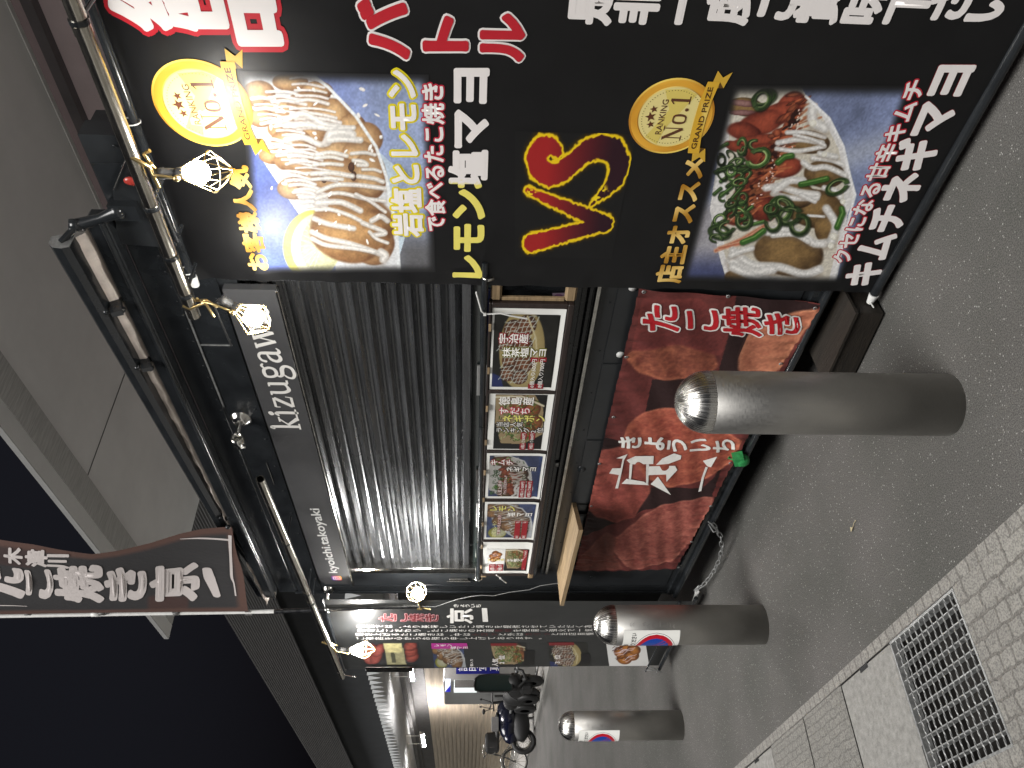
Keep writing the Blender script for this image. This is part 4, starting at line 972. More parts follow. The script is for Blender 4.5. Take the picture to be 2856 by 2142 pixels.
for (x, zz) in ((-2.12, 2.77), (-2.45, 2.77), (-3.75, 2.77)):
    b = MB(); t = (x-fr.x)/(fl.x-fr.x); c = fr.lerp(fl, t)
    b.obox((x, (c.y+TY-.02)/2-.01, 2.79), (.011, 0, 0), (0, abs(TY-.02-c.y)/2+.02, .02), (0, -.006, .018)); b.sphere((x, c.y-.02, 2.81), .012, 8); b.sphere((x-.01, TY-.09, 2.765), .014, 8); part(b, 'folding_arm', 'black_gloss', aw)
b = MB(); b.tube([(XL+.18, TY-.03, 2.74), (-3.9, TY-.06, 2.79), (fl.x+.3, fl.y, 2.80)], .018, 8)
part(b, 'folding_arm', 'black_gloss', aw)
b = MB()
e1, e2 = at(215, 628, TY-.06), at(330, 590, TY-.04)
b.tube([e1, e1.lerp(e2, .5)+Vector((0, 0, -.012)), e2], [.022, .017, .024], 12); b.lathe([(.0, -.016), (.026, -.016), (.026, .016), (0, .016)], e1, 20, RT)
b.sphere(e2, .026, 10); b.tube([e1, fr], .012, 8); b.obox(e2+Vector((.0, .02, -.02)), (.03, 0, 0), (0, .03, 0), (0, 0, .045))
part(b, 'elbow', 'black_gloss', aw)
b = MB(); b.lathe([(0, -.018), (.014, -.018), (.014, .0), (0, 0)], e1-FW*.004, 16, FW); part(b, 'pivot_cap', 'white_plastic', aw)
b = MB(); lp = fl+Vector((-.02, -.01, -.02)); b.tube([lp+Vector((-.02-.03*math.cos(a)*1.2, 0, .016*math.sin(a)-.02)) for a in np.linspace(0, 6.28, 16)], .004, 6, closed=True); part(b, 'crank_loop', 'chrome', aw)
# corner head with red lamp at the right end
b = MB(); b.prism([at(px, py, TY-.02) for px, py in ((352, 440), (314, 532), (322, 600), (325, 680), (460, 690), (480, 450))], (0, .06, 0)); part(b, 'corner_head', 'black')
b = MB(); b.tube([at(349, 447, TY-.024), at(316, 530, TY-.024)], .002, 5); part(b, 'edge_strip', 'chrome')
b = MB(); p = at(366, 505, TY-.04); b.sphere(p, .016, 12, (1.0, .6, 1.5)); part(b, 'marker_lamp', 'red_lamp')

# ---- steel poles carried on the truck
LY = TY-.28
def pole(a, bb, r, joints, name='steel_pole'):
    b = MB(); b.tube([a, bb], r, 20, cap=False)
    dd = (bb-a).normalized()
    b.lathe([(r*.8, .0), (r, .0)], a, 20, dd); b.lathe([(r*.82, .3), (r*.8, .002)], a, 20, dd)
    for tt in joints:
        c = a.lerp(bb, tt); b.tube([c-dd*.012, c+dd*.012], r*1.10, 18)
    o = part(b, name, 'pole')
    for tt in joints:
        c = a.lerp(bb, tt)+dd*.02; k = MB(); k.tube([c-dd*.006, c+dd*.006], r*1.16, 18); k.tube([c, c+Vector((0, .14, .0))], .006, 8); part(k, 'pole_ring', 'black_gloss', o)
    return o
z0 = (at(366, 402, LY).z+at(508, 795, LY).z)/2+.004
xa, xb = at(540, 880, LY).x, .75
pole(Vector((xa, LY, z0)), Vector((xb, LY, z0+.004)), .0205, (.03, .09, .16, .36))
z1 = (at(724, 1336, LY).z+at(873.6, 1686, LY).z)/2
pa, pb = Vector((at(724, 1336, LY).x, LY, at(724, 1336, LY).z-.002)), Vector((at(958, 1888, LY).x, LY, at(955, 1888, LY).z))
pole(pa, pb, .0195, (.22, .45, .5))
b = MB(); c = pb+Vector((.05, 0, -.02)); b.tube([c+Vector((0, 0, .02)), c+Vector((-.03, 0, -.03)), c+Vector((-.05, 0, -.045))]+[c+Vector((-.05+.014*math.sin(a), 0, -.06+.014*math.cos(a))) for a in np.linspace(0, 6, 10)], .003, 6); part(b, 'pole_hook', 'chrome')
# bracket that holds the flag socket tube
FY = TY-.12
fb = at(912, 1700, FY)
b = MB(); pb0 = at(912, 1648, TY); b.lathe([(.0, -.03), (.022, -.03), (.034, -.004), (.036, 0)], (XL+.05, TY-.002, fb.z), 20, (0, 1, 0)); b.tube([(XL+.05, TY-.02, fb.z), (fb.x, FY, fb.z)], .010, 10)
part(b, 'flag_bracket', 'chrome')
# ================================================================== big black banner hung from the steel pole
BY = TY-.08
def wav(x, z):
    x = np.asarray(x, float); z = np.asarray(z, float)
    eg = np.exp(-((x+1.985)/.05)**2)
    top = sm(z, 1.9, 2.5)
    return .0035*np.sin(5.1*x+1.2*z+.6)+.0025*np.sin(3.3*z-2.1*x)+eg*(.006*np.sin(z*23)+.004*np.sin(z*51+1))*(.4+.6*top)+.004*top*np.sin(9*x+2*z)
BS = Sheet(BY, wav)
BX0 = BS.q((1600, 800))[0][0]-.002; BX1 = .62
rt, rb_ = at(542, 790, BY), at(2449, 781, BY)
BZ1, BZ0 = at(545, 770, BY).z, rb_.z
banner = thing('vinyl_banner', 'huge black vinyl banner with two dumpling photos and VS lettering', 'banner', (BX0, BY, 0))
def sheet_mesh(name, sh, x0, x1, z0, z1, nx, nz, m, parent, col=None, h=0.0):
    X, Z = np.meshgrid(np.linspace(x0, x1, nx), np.linspace(z0, z1, nz)); V = sh.pos(X.ravel(), Z.ravel(), h)
    i = np.arange((nz-1)*nx).reshape(nz-1, nx)[:, :-1].ravel(); F = np.stack([i, i+1, i+nx+1, i+nx], 1)
    c = None if col is None else np.tile(lin(col), (nx*nz, 1))
    return link(name, mesh_np(name, V, F.ravel(), np.full(len(F), 4), c), m, parent)
sheet_mesh('sheet', BS, BX0, BX1, BZ0, BZ1, 160, 260, M['vinyl'], banner)
b = MB(); b.tube([(BX0+.03, BY-.012, BZ1+.006), (BX1, BY-.012, BZ1+.006)], .013, 12); b.build('top_rod', M['black_gloss'], banner)
b = MB(); b.tube([(BX0-.012, BY-.012, BZ1+.005), (BX0+.03, BY-.012, BZ1+.005)], .0145, 12); b.build('rod_cap', M['white_plastic'], banner)
b = MB(); b.tube([(BX0+.0, BY-.004, BZ0-.012), (BX1, BY-.004, BZ0-.012)], .016, 14); b.build('bottom_rod', M['black_gloss'], banner)
b = MB(); b.tube([(BX0-.045, BY-.004, BZ0-.013), (BX0-.002, BY-.004, BZ0-.012)], [.012, .018], 14); b.tube([(BX0-.03, BY-.02, BZ0-.005), (BX0-.045, BY-.03, BZ0-.02)], .003, 6); b.build('rod_cap', M['white_plastic'], banner)
for x in (-1.93, -1.35, -.6, .2):
    b = MB(); b.tube([(x, BY-.012+.02*math.cos(a), BZ1+.02+.03*math.sin(a)) for a in np.linspace(0, 6.28, 13)[:-1]], .0022, 6, closed=True); b.build('cable_tie', M['white_plastic'], banner)
WH, RED, GOLD, YEL = (.90, .88, .87), (.72, .13, .18), (.84, .64, .24), (.90, .85, .42)
def gold(x, z):
    t = .5+.5*math.sin(38*x+22*z); return (.66+.28*t, .46+.34*t, .12+.36*t)
def line(text, p, col, h=.0025, wt=.03, out=None, ow=.075, ocol=None, sheet=BS, parent=None, name='lettering', mat_=None):
    A = Art(sheet); q = sheet.q(*p)
    if out: A.fit(text, q, out, h-.0012, ow)
    A.fit(text, q, col, h, wt); return A.build(name, parent or banner, mat_)
qd = BS.q((712, 764), (668, 198), (1196, 205), (1215, 760)); print_lemon(BS, qd).build('food_photo', BS, qd, banner, .0008)
qd = BS.q((1900, 785), (2045, 236), (2545, 236), (2345, 792)); print_kimchi(BS, qd).build('food_photo', BS, qd, banner, .0008)
line('お客様人気', [(694, 752), (634, 462), (690, 462), (752, 752)], gold, wt=.045)
line('岩塩とレモン', [(1098, 656), (1074, 195), (1160, 195), (1180, 656)], WH, wt=.035, out=(.86, .80, .10), ow=.10)
line('で食べるたこ焼き', [(1189, 641), (1175, 231), (1237, 231), (1242, 641)], WH, wt=.03, out=(.72, .16, .24), ow=.09)
A = Art(BS); q = BS.q((1257, 772), (1254, 193), (1363, 193), (1346, 772))
A.fit('レモン塩マヨ', q, lambda x, z, xm=BS.q((1300, 509))[0][0]: YEL if x < xm else WH, .002, .05); A.build('lettering', banner)
line('店主オススメ', [(1826, 788), (1912, 443), (1969, 443), (1896, 788)], gold, wt=.045)
line('クセになる甘辛キムチ', [(2318, 733), (2528, 222), (2586, 222), (2370, 733)], WH, wt=.03, out=(.72, .14, .20), ow=.085)
line('キムチネギマヨ', [(2348, 793), (2602, 183), (2719, 183), (2442, 793)], WH, wt=.05, out=(.45, .08, .12), ow=.062)
# cropped columns at the banner's far side: upright signs stacked downwards
def column(text, xs, y0, y1, col, wt, out=None, ow=0, h=.0025):
    A = Art(BS)
    n = len(text)
    for i, ch_ in enumerate(text):
        xa_, xb_ = xs[i] if isinstance(xs[i], tuple) else (xs[i], xs[i+1]-6)
        q = BS.q((xa_, y0[i]), (xa_, y1[i]), (xb_, y1[i]), (xb_, y0[i]))
        q = [(q[0][0], q[0][1]), (q[1][0], q[0][1]), (q[1][0], q[2][1] if False else q[3][1]), (q[3][0], q[3][1])]
        if out: A.fit(ch_, q, out, h-.0012, ow)
        A.fit(ch_, q, col, h, wt)
    return A.build('lettering', banner)
column('絶品', [330, 556, 790], [78, 118], [-230, -190], WH, .035, RED, .085)
column('バトル', [(1018, 1138), (1186, 1300), (1344, 1454)], [156, 134, 164], [2, 48, 40], RED, .05, WH, .088)
A = Art(BS)
for ch_, cx in zip('是非一度ご賞味下さい', (1640, 1768, 1892, 2020, 2148, 2265, 2388, 2508, 2620, 2722)):
    hh = 63 if cx < 2300 else 60
    q = BS.q((cx-hh, 66), (cx-hh, -64), (cx+hh, -64), (cx+hh, 66)); zt_q, zb_q = (q[0][1]+q[1][1])/2, (q[2][1]+q[3][1])/2
    q = [(q[0][0], q[0][1]), (q[1][0], q[0][1]), (q[1][0], q[3][1]), (q[0][0], q[3][1])]
    A.cells(ch_, q, WH, .0025, .05)
A.build('lettering', banner)
# VS emblem painted with a fiery rim
c = Cv(230, 250, (.074, .074, .077)); A_ = c.as_
vq = BS.q((1436, 716), (1436, 362), (1776, 362), (1776, 716))
def toc(px, py):                          # picture point -> canvas point
    w = at(px, py, BY); (x0, z0_), (x1, _), (_, z1_) = vq[0], vq[1], vq[2]
    return ((w.x-x0)/(x1-x0)*A_, (w.z-vq[0][1])/(vq[2][1]-vq[0][1]))
def dist(pts, ws):
    d = np.full(c.x.shape, 9.0)
    for (p0_, p1_, w0, w1) in zip(pts[:-1], pts[1:], ws[:-1], ws[1:]):
        ex, ey = p1_[0]-p0_[0], p1_[1]-p0_[1]; t = np.clip(((c.x-p0_[0])*ex+(c.y-p0_[1])*ey)/(ex*ex+ey*ey+1e-9), 0, 1)
        d = np.minimum(d, np.hypot(c.x-p0_[0]-t*ex, c.y-p0_[1]-t*ey)-(w0+(w1-w0)*t))
    return d
Sp = [(1385, 872, .040), (1350, 838, .058), (1300, 846, .076), (1266, 900, .084), (1276, 972, .082), (1330, 1010, .080), (1400, 990, .076), (1466, 935, .074), (1535, 875, .076), (1615, 842, .080), (1690, 868, .084), (1722, 945, .084), (1700, 1030, .074), (1650, 1095, .046), (1560, 1180, .012)]
Sw = [p[2] for p in Sp]; Sp = [toc(900+p[0]/2.074, p[1]/2.074) for p in Sp]; Vp = [[toc(1482, 678), toc(1690, 624)], [toc(1484, 530), toc(1690, 624)]]
dS = dist(Sp, Sw)
dV = np.minimum(dist(Vp[0], [.074, .052]), dist(Vp[1], [.026, .066]))
d = np.minimum(dS, dV)+.016*(c.nz(46)-.5)
c.put(1-sm(d, .012, .055), (.22, .16, .02)); c.put(1-sm(d, .010, .024), (.92, .78, .08))
g = np.clip((c.y-.28)/.55, 0, 1)[..., None]; core = (1-sm(d, -.010, .001))[..., None]
c.a = c.a*(1-core)+((1-g)*np.array((.62, .13, .13))+g*np.array((.16, .05, .10)))*core
c.put(sm(c.nz(70), .6, .75)*(1-sm(np.hypot(c.x-toc(1490, 545)[0], c.y-toc(1490, 545)[1]), .03, .09))*(1-sm(d, 0, .03)), (.94, .82, .12))
c.put(sm(c.nz(60), .5, .7)*(1-sm(np.hypot(c.x-toc(1675, 540)[0], c.y-toc(1675, 540)[1]), .05, .10))*(1-sm(d, 0, .03)), (.94, .82, .12))
c.build('versus_emblem', BS, [vq[0], vq[1], (vq[1][0], vq[2][1]), (vq[0][0], vq[2][1])], banner, .0008)
# two gold ranking medals
def medal(cpx, r, tilt):
    A = Art(BS); c = BS.q(cpx)[0]; cs, sn = math.cos(tilt), math.sin(tilt)
    def T(u, v): return (c[0]+r*(u*cs-v*sn), c[1]+r*(u*sn+v*cs))
    def dsc(rad, col, h, cu=0, cv=0, n=56): A.poly([T(cu+rad*math.cos(a), cv+rad*math.sin(a)) for a in np.linspace(0, 2*math.pi, n, endpoint=False)], col, h)
    def gl(lo, hi, f=2.0):
        def k(x, z):
            a = math.atan2(z-c[1], x-c[0]); t = .5+.5*math.sin(a*f+.8); return tuple(l+(h_-l)*t for l, h_ in zip(lo, hi))
        return k
    dsc(1.0, gl((.70, .46, .12), (.98, .86, .42)), .002); dsc(.955, gl((.80, .56, .16), (.92, .70, .25), 3), .0023); dsc(.80, gl((.62, .42, .12), (.97, .88, .5)), .0026)
    dsc(.775, (.89, .83, .55), .0029)
    A.poly([T(-.74, .2), T(-.3, .1), T(.62, -.46), T(.74, -.2), T(.70, .30), T(.2, .10), T(-.55, .52)], (.85, .77, .40), .0032)
    for i in range(64):
        a = i*2*math.pi/64; p = T(.70*math.cos(a), .70*math.sin(a)); A.disc(p, r*.012, r*.012, (.40, .33, .16), .0035, 6)
    for (u, v, s_) in ((-.2, .46, .10), (0, .50, .135), (.2, .46, .10)):
        A.poly([T(u+s_*(1 if k % 2 == 0 else .42)*math.sin(k*math.pi/5), v+s_*(1 if k % 2 == 0 else .42)*math.cos(k*math.pi/5)) for k in range(10)], (.36, .20, .12), .0036)
    A.fit('RANKING', [T(-.46, .30), T(.46, .30), T(.46, .16), T(-.46, .16)], (.36, .24, .16), .0036, .012)
    b0, b1 = T(-.60, -.34), T(.62, -.34); up = np.array(T(0, .24))-np.array(T(0, 0))
    serif(A, 'No.1', b0, b1, up*1.25, (.36, .22, .14), .0037, 0, .10, 1.25)
    rb = [T(-.95+.1*0, -.62), T(-.5, -.56), T(0, -.54), T(.5, -.56), T(.95, -.62), T(.95, -.90), T(.5, -.84), T(0, -.82), T(-.5, -.84), T(-.95, -.90)]
    for s_ in (-1, 1):
        A.poly([T(s_*.80, -.72), T(s_*1.22, -.78), T(s_*1.06, -.94), T(s_*1.20, -1.12), T(s_*.80, -1.02)], (.80, .64, .22), .0031); A.poly([T(s_*.95, -.90), T(s_*.80, -.90), T(s_*.80, -1.02)], (.35, .24, .08), .0034)
    A.poly(rb, lambda x, z: (.93, .83, .45) if abs(x-c[0]) < r*.45 else (.84, .66, .20), .0039)
    A.fit('GRAND PRIZE', [T(-.82, -.66), T(.82, -.66), T(.82, -.78), T(-.82, -.78)], (.30, .20, .10), .0046, .012)
    A.build('medal', banner)
m1 = BS.q((568, 410), (568, 169)); medal((566, 292), abs(m1[1][0]-m1[0][0])/2, 0.04)
m2 = BS.q((1880, 427), (1880, 215)); medal((1872, 325), abs(m2[1][0]-m2[0][0])/2, -.02)

# ================================================================== red cloth banner below the counter
RY = TY-.035
rq = [at(p[0], p[1], RY) for p in ((1602, 1592), (1782, 800), (2291, 846), (1884, 1586))]
def rwv(x, z):
    x = np.asarray(x, float); z = np.asarray(z, float)
    e = np.exp(-((z-.90)/.05)**2)+np.exp(-((z-.24)/.06)**2)+np.exp(-((x+2.0)/.05)**2)+.8*np.exp(-((x+4.25)/.08)**2)
    return .006*np.sin(3*x+1)+.004*np.sin(7*z+2*x)+e*(.0035*np.sin(74*x+9*z)+.0025*np.sin(131*x-20*z))+.003*np.sin(16*x*z+8*x)
RS = Sheet(RY, rwv)
red = thing('cloth_banner', 'dark red fried chicken print banner with eyelets, hung low on the truck side', 'banner', (-3.1, RY, .2))
c = Cv(620, 190, (.20, .085, .075)); A_ = c.as_
Q = [(p.x, p.z) for p in rq]
def rc_(px, py):
    w = at(px, py, RY); t = 0
    for _ in range(6):
        xl = Q[0][0]*(1-t)+Q[3][0]*t; xr = Q[1][0]*(1-t)+Q[2][0]*t; u = (w.x-xl)/(xr-xl)
        zt2 = Q[0][1]*(1-u)+Q[1][1]*u; zb2 = Q[3][1]*(1-u)+Q[2][1]*u; t = (zt2-w.z)/(zt2-zb2)
    return (u*A_, t)
n1, n2 = c.fbm(7), c.fbm(30)
c.a[:] = np.array((.30, .115, .105))*(.75+.5*n1)[..., None]
def blob(pts, col, hi, tex=1.0):
    P = [rc_(*p) for p in pts]; before = c.a.copy(); m = c.poly(P, (0, 0, 0))
    cx = sum(p[0] for p in P)/len(P); cy = sum(p[1] for p in P)/len(P)
    k = m.astype(float)
    for _ in range(3):
        for ax in (0, 1):
            for sft in (-3, 3): k = (k+np.roll(k, sft, ax))/2
    rim = np.clip((1-k)*2.2, 0, 1)*(.35+.65*c.nz(40))
    t = np.clip(.10+.75*rim+.60*(c.fbm(9))+.38*(n2-.5)*2*tex+.12*(c.nz(80)-.5), 0, 1)[..., None]
    mm = np.clip(k*2.6-.8, 0, 1)[..., None]; c.a = before*(1-mm)+(np.asarray(col)*(1-t)+np.asarray(hi)*t)*mm
DK = (.055, .045, .05)
def dark(pts): c.poly([rc_(*p) for p in pts], DK)
# coordinates traced from the cloth: lumps of fried chicken with dark gaps between them
dark([(2055, 815), (2290, 850), (2240, 870), (2100, 930), (2060, 1040), (2000, 1060), (2040, 900)])
dark([(1820, 1060), (1990, 1050), (1940, 1200), (1800, 1150)])
dark([(1660, 1215), (1730, 1235), (1730, 1255), (1670, 1260)])
dark([(1800, 1360), (1960, 1360), (1990, 1330), (2020, 1290), (1985, 1380), (1850, 1410), (1800, 1420), (1740, 1450)])
dark([(1630, 1420), (1720, 1455), (1640, 1490), (1610, 1500)])
blob([(1740, 990), (1800, 960), (1900, 950), (1990, 980), (2005, 1030), (1930, 1060), (1850, 1062), (1780, 1040)], (.30, .12, .085), (.66, .36, .22))
blob([(1790, 830), (1950, 830), (2040, 900), (2010, 1000), (1900, 960), (1760, 980)], (.26, .085, .085), (.40, .15, .13), .6)
blob([(2060, 1000), (2090, 930), (2140, 890), (2290, 852), (2220, 960), (2170, 1035), (2060, 1040)], (.50, .26, .17), (.78, .50, .33), .6)
blob([(1750, 1190), (1800, 1150), (1880, 1140), (2000, 1190), (2070, 1230), (2040, 1290), (1960, 1340), (1870, 1360), (1810, 1340), (1760, 1290), (1738, 1230)], (.40, .13, .09), (.72, .38, .25), .8)
blob([(1660, 1260), (1740, 1250), (1810, 1340), (1815, 1370), (1770, 1440), (1715, 1457), (1660, 1440), (1640, 1418)], (.34, .12, .10), (.56, .26, .20), .7)
blob([(1710, 1500), (1740, 1480), (1800, 1430), (1850, 1405), (1990, 1380), (1980, 1420), (1930, 1500), (1880, 1560), (1770, 1588), (1740, 1570), (1705, 1530)], (.36, .13, .11), (.66, .38, .30), .9)
blob([(1612, 1560), (1690, 1480), (1720, 1500), (1710, 1540), (1740, 1585), (1605, 1590)], (.34, .17, .13), (.46, .24, .19), .6)
c.a *= (.90+.20*c.nz(70))[..., None]; fold_shade = np.sin(c.gx*5.2+c.gy*3.0+2.2*c.fbm(3))*.5+.5; c.a = (c.a*.80+c.a.mean(2, keepdims=True)*.20+np.array((.13, .075, .072)))*(.92+.12*fold_shade)[..., None]  # soft fold shading is painted into the cloth colour
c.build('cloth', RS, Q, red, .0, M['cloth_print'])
RCOL, RW = (.70, .13, .16), (.88, .87, .85)
A = Art(RS)
q = RS.q((1786, 922), (1780, 834), (2232, 864), (2238, 946)); A.cells('たこ焼き', q, RW, .0028, .075); A.cells('たこ焼き', q, RCOL, .0044, .026)
A.build('lettering', red, M['cloth_print'])
A = Art(RS)
for ch_, (x0, x1, y) in zip('きょういち', ((1727, 1788, 1236), (1800, 1852, 1240), (1862, 1915, 1246), (1926, 1980, 1243), (1990, 2047, 1244))):
    A.fit(ch_, RS.q((x0, y+16), (x0, y-16), (x1, y-16), (x1, y+16)), RW, .003, .03)
def zp(*pts): return [tuple(RS.q((1600+x/3.318, 1150+y/3.318))[0]) for x, y in pts]
for P in (zp((395, 430), (500, 396), (468, 455), (444, 560), (412, 706), (385, 710), (418, 580), (330, 572), (358, 520), (436, 522), (455, 440)),
          zp((492, 455), (570, 410), (742, 415), (738, 490), (530, 492)), zp((520, 490), (545, 492), (530, 640), (510, 640)), zp((672, 490), (700, 492), (690, 660), (668, 655)),
          zp((442, 660), (490, 620), (650, 640), (698, 672)),
          zp((762, 496), (820, 430), (930, 392), (998, 405), (990, 440), (880, 480)), zp((700, 510), (940, 502), (960, 540), (905, 590), (858, 636), (855, 572), (690, 585)),
          zp((712, 665), (780, 600), (820, 650), (898, 752)),
          zp((1196, 452), (1326, 406), (1270, 500), (1238, 498)), zp((1220, 502), (1240, 506), (1205, 600), (1180, 722), (1152, 728), (1185, 600))):
    A.poly(P, RW, .003+.00005*len(P))
A.build('lettering', red, M['cloth_print'])
for (px, py) in ((1795, 809), (2030, 823), (2272, 855), (2177, 1013), (1747, 995), (1711, 1163), (1672, 1295), (1649, 1412), (2037, 1293), (1982, 1406), (1928, 1506), (1893, 1582)):
    b = MB(); w = at(px, py, RY); p = Vector(RS.pos(np.array([w.x]), np.array([w.z]), .002)[0]); b.lathe([(.004, -.0015), (.0075, -.0015), (.0085, .0005), (.004, .0005)], p, 14, (0, -1, 0)); b.build('eyelet', M['iron'], red)

# ================================================================== menu rack under the pipe, five posters in it
MY = PY-.004
mr = at(1345, 842, MY); ml = at(1345, 1604, MY); MZ1 = p0.z-.017; MZ0 = (at(1596, 870, MY).z+at(1478, 1590, MY).z)/2-.012
rack = thing('menu_rack', 'dark brown wooden rack hung from the pipe below the shutter', 'menu rack', ((mr.x+ml.x)/2, MY, MZ0))
cuts = [mr.x, at(1470, 1092, MY).x, at(1470, 1257, MY).x, at(1470, 1392, MY).x, at(1470, 1507, MY).x, ml.x]
b = MB(); b.box(ml.x, mr.x, MY+.012, MY+.018, MZ0, MZ1); b.build('backboard', M['rack'], rack)
b = MB(); b.box(ml.x, mr.x, MY-.010, MY+.012, MZ0, MZ0+.022, .003); b.box(ml.x, mr.x, MY-.006, MY+.012, MZ1-.010, MZ1, .003); b.build('rail', M['rack'], rack)
for i, x in enumerate(cuts):
    b = MB(); a, e = (x-.026, x) if i == 0 else ((x, x+.02) if i == 5 else (x-.011, x+.011)); b.box(a, e, MY-.007, MY+.0118, MZ0+.0222, MZ1-.0102, .003); b.build('divider', M['rack'], rack)
for bx_ in ((mr.x+.001, mr.x+.085, MY+.004, MY+.034, MZ1-.046, MZ1-.006, .008), (mr.x+.001, mr.x+.09, MY+.004, MY+.034, MZ0-.005, MZ0+.037, .008), (ml.x-.02, ml.x, MY-.006, MY+.024, MZ1-.04, MZ1-.005, .004), (ml.x-.02, ml.x+.03, MY-.012, MY+.022, MZ0-.002, MZ0+.028, .004)):
    b = MB(); b.box(*bx_); b.build('pine_stub', M['wood'], rack)
b = MB(); b.box(mr.x+.001, mr.x+.018, MY+.008, MY+.02, MZ0+.037, MZ1-.046, .002); b.build('pine_stick', M['wood'], rack)
for i in range(9):
    x = ml.x+(mr.x-ml.x)*(i+.5)/9; b = MB(); b.box(x-.02, x+.02, MY-.012, MY-.0075, MZ1-.012, MZ1-.002, .001); b.build('pine_peg', M['wood'], rack)
PZ1, PZ0 = MZ1-.014, MZ0+.026
cols = {'r': (.56, .10, .14), 'w': (.92, .91, .89), 'k': (.05, .05, .05), 'y': (.86, .84, .45)}
def poster(i, lab, paint, words, tilt=0.0, white=False):
    x1, x0 = cuts[i]-(.03 if i == 0 else .014), cuts[i+1]+(.023 if i == 4 else .014)
    S = Sheet(MY-.001, lambda x, z: .004*np.sin((np.asarray(x)-x0)*11+i)+.010*sm(-np.asarray(z), -PZ0-.03, -PZ0)*.4+tilt*(np.asarray(x)-x0))
    t = thing('menu_poster', lab, 'menu poster', ((x0+x1)/2, MY, PZ0), 'menu posters in the rack')
    sheet_mesh('paper', S, x0, x1, PZ0, PZ1, 12, 10, M['paper_print'], t, (.90, .90, .88))
    w, hh = x1-x0, PZ1-PZ0
    def U(u, v): return (x0+w*u, PZ1-hh*v)
    if paint: paint(S, U, t)
    A = Art(S)
    for kind, text, box, col, oc, wt in words:
        u0, v0_, u1, v1 = box; q = [U(u0, v0_), U(u1, v0_), U(u1, v1), U(u0, v1)]
        if kind == 'bar':
            A.poly([U(u0-.02, v0_-.02), U(u1+.02, v0_-.02), U(u1+.02, v1+.02), U(u0-.02, v1+.02)], oc, .0022); A.fit(text, q, col, .003, wt)
        elif kind == 'v':
            if oc: A.cells(text, q, oc, .0022, .10)
            A.cells(text, q, col, .0032, wt)
        else:
            if oc: A.fit(text, q, oc, .0022, .09)
            A.fit(text, q, col, .0032, wt)
    A.build('lettering', t, M['paper_print'])
def full(fn, m0=.05, m1=.05, m2=.95, m3=.95):
    return lambda S, U, t: fn(110, 90).build('food_photo', S, [U(m0, m1), U(m2, m1), U(m2, m3), U(m0, m3)], t, .0012, M['paper_print'])
W_, Rr, Kk, Yy = cols['w'], cols['r'], cols['k'], cols['y']
poster(0, 'matcha salt mayo menu poster, nearest in the rack, prices 500 and 700 yen', full(pic_matcha, .04, .03, .93, .93), [('v', '宇治産', (.60, .10, .72, .52), W_, Rr, .02), ('v', '抹茶塩マヨ', (.44, .16, .56, .80), W_, (.42, .42, .12), .02), ('bar', '6個入り500円', (.04, .60, .42, .67), W_, Rr, .01), ('bar', '8個入り700円', (.04, .72, .42, .79), W_, Rr, .01)])
poster(1, 'menu poster with a red block and green onions, second in the rack', full(pic_green, .02, .10, .98, .90), [('v', '徳島産', (.80, .15, .95, .70), W_, None, .02), ('v', 'すだち', (.64, .16, .77, .66), W_, (.70, .25, .30), .01), ('v', 'ネギポン', (.52, .22, .64, .92), Yy, None, .02), ('v', '当店人気', (.43, .13, .52, .56), W_, Kk, .005), ('v', 'ランキング2位', (.33, .13, .43, .90), W_, Kk, .005), ('bar', '6個入り600円', (.03, .56, .32, .62), W_, Rr, .01), ('bar', '8個入り800円', (.03, .70, .32, .76), W_, Rr, .01)])
poster(2, 'kimchi negi mayo menu poster in the middle of the rack, blue background', full(lambda w, h: pic_kimchi(w, h, False)), [('v', 'キムチ', (.74, .06, .88, .46), W_, Rr, .02), ('v', 'ネギマヨ', (.60, .34, .72, .88), W_, Kk, .02), ('h', '人気上昇中', (.08, .22, .40, .30), W_, (.5, .2, .2), .0), ('h', 'クセになる甘辛キムチ', (.10, .32, .52, .38), W_, (.5, .2, .2), .0), ('bar', '6個入り600円', (.05, .63, .38, .69), W_, Rr, .01), ('bar', '8個入り800円', (.05, .76, .38, .82), W_, Rr, .01)], .01)
poster(3, 'lemon salt mayo menu poster with lemon slice, fourth in the rack', full(lambda w, h: pic_lemon(w, h, False)), [('v', 'レモン', (.76, .08, .92, .58), Yy, None, .02), ('v', '塩マヨ', (.62, .42, .74, .92), W_, None, .02), ('h', '岩塩とレモン', (.08, .16, .50, .24), (.86, .86, .62), None, .0), ('h', 'で食べるたこ焼き', (.14, .26, .66, .32), W_, (.6, .3, .3), .0), ('bar', '6個入り500円', (.05, .62, .48, .69), W_, Rr, .01), ('bar', '8個入り700円', (.05, .76, .48, .83), W_, Rr, .01)], .01)
def p5(S, U, t):
    pic_sauce(50, 40).build('food_photo', S, [U(.30, .06), U(.80, .06), U(.80, .46), U(.30, .46)], t, .0012, M['paper_print'])
    pic_green(50, 60).build('food_photo', S, [U(.08, .46), U(.80, .46), U(.80, .94), U(.08, .94)], t, .0014, M['paper_print'])
poster(4, 'mostly white menu poster with two small photos, farthest in the rack', p5, [('v', 'ソースマヨ', (.40, .10, .50, .44), (.85, .75, .1), None, .02), ('bar', '6個入り', (.10, .16, .28, .26), W_, Rr, .01), ('bar', '8個入り', (.10, .32, .28, .42), W_, Rr, .01), ('v', 'ネギ塩マヨ', (.38, .50, .50, .86), W_, None, .02), ('bar', '6個入り600円 8個入り800円', (.14, .85, .76, .90), W_, Rr, .0)])
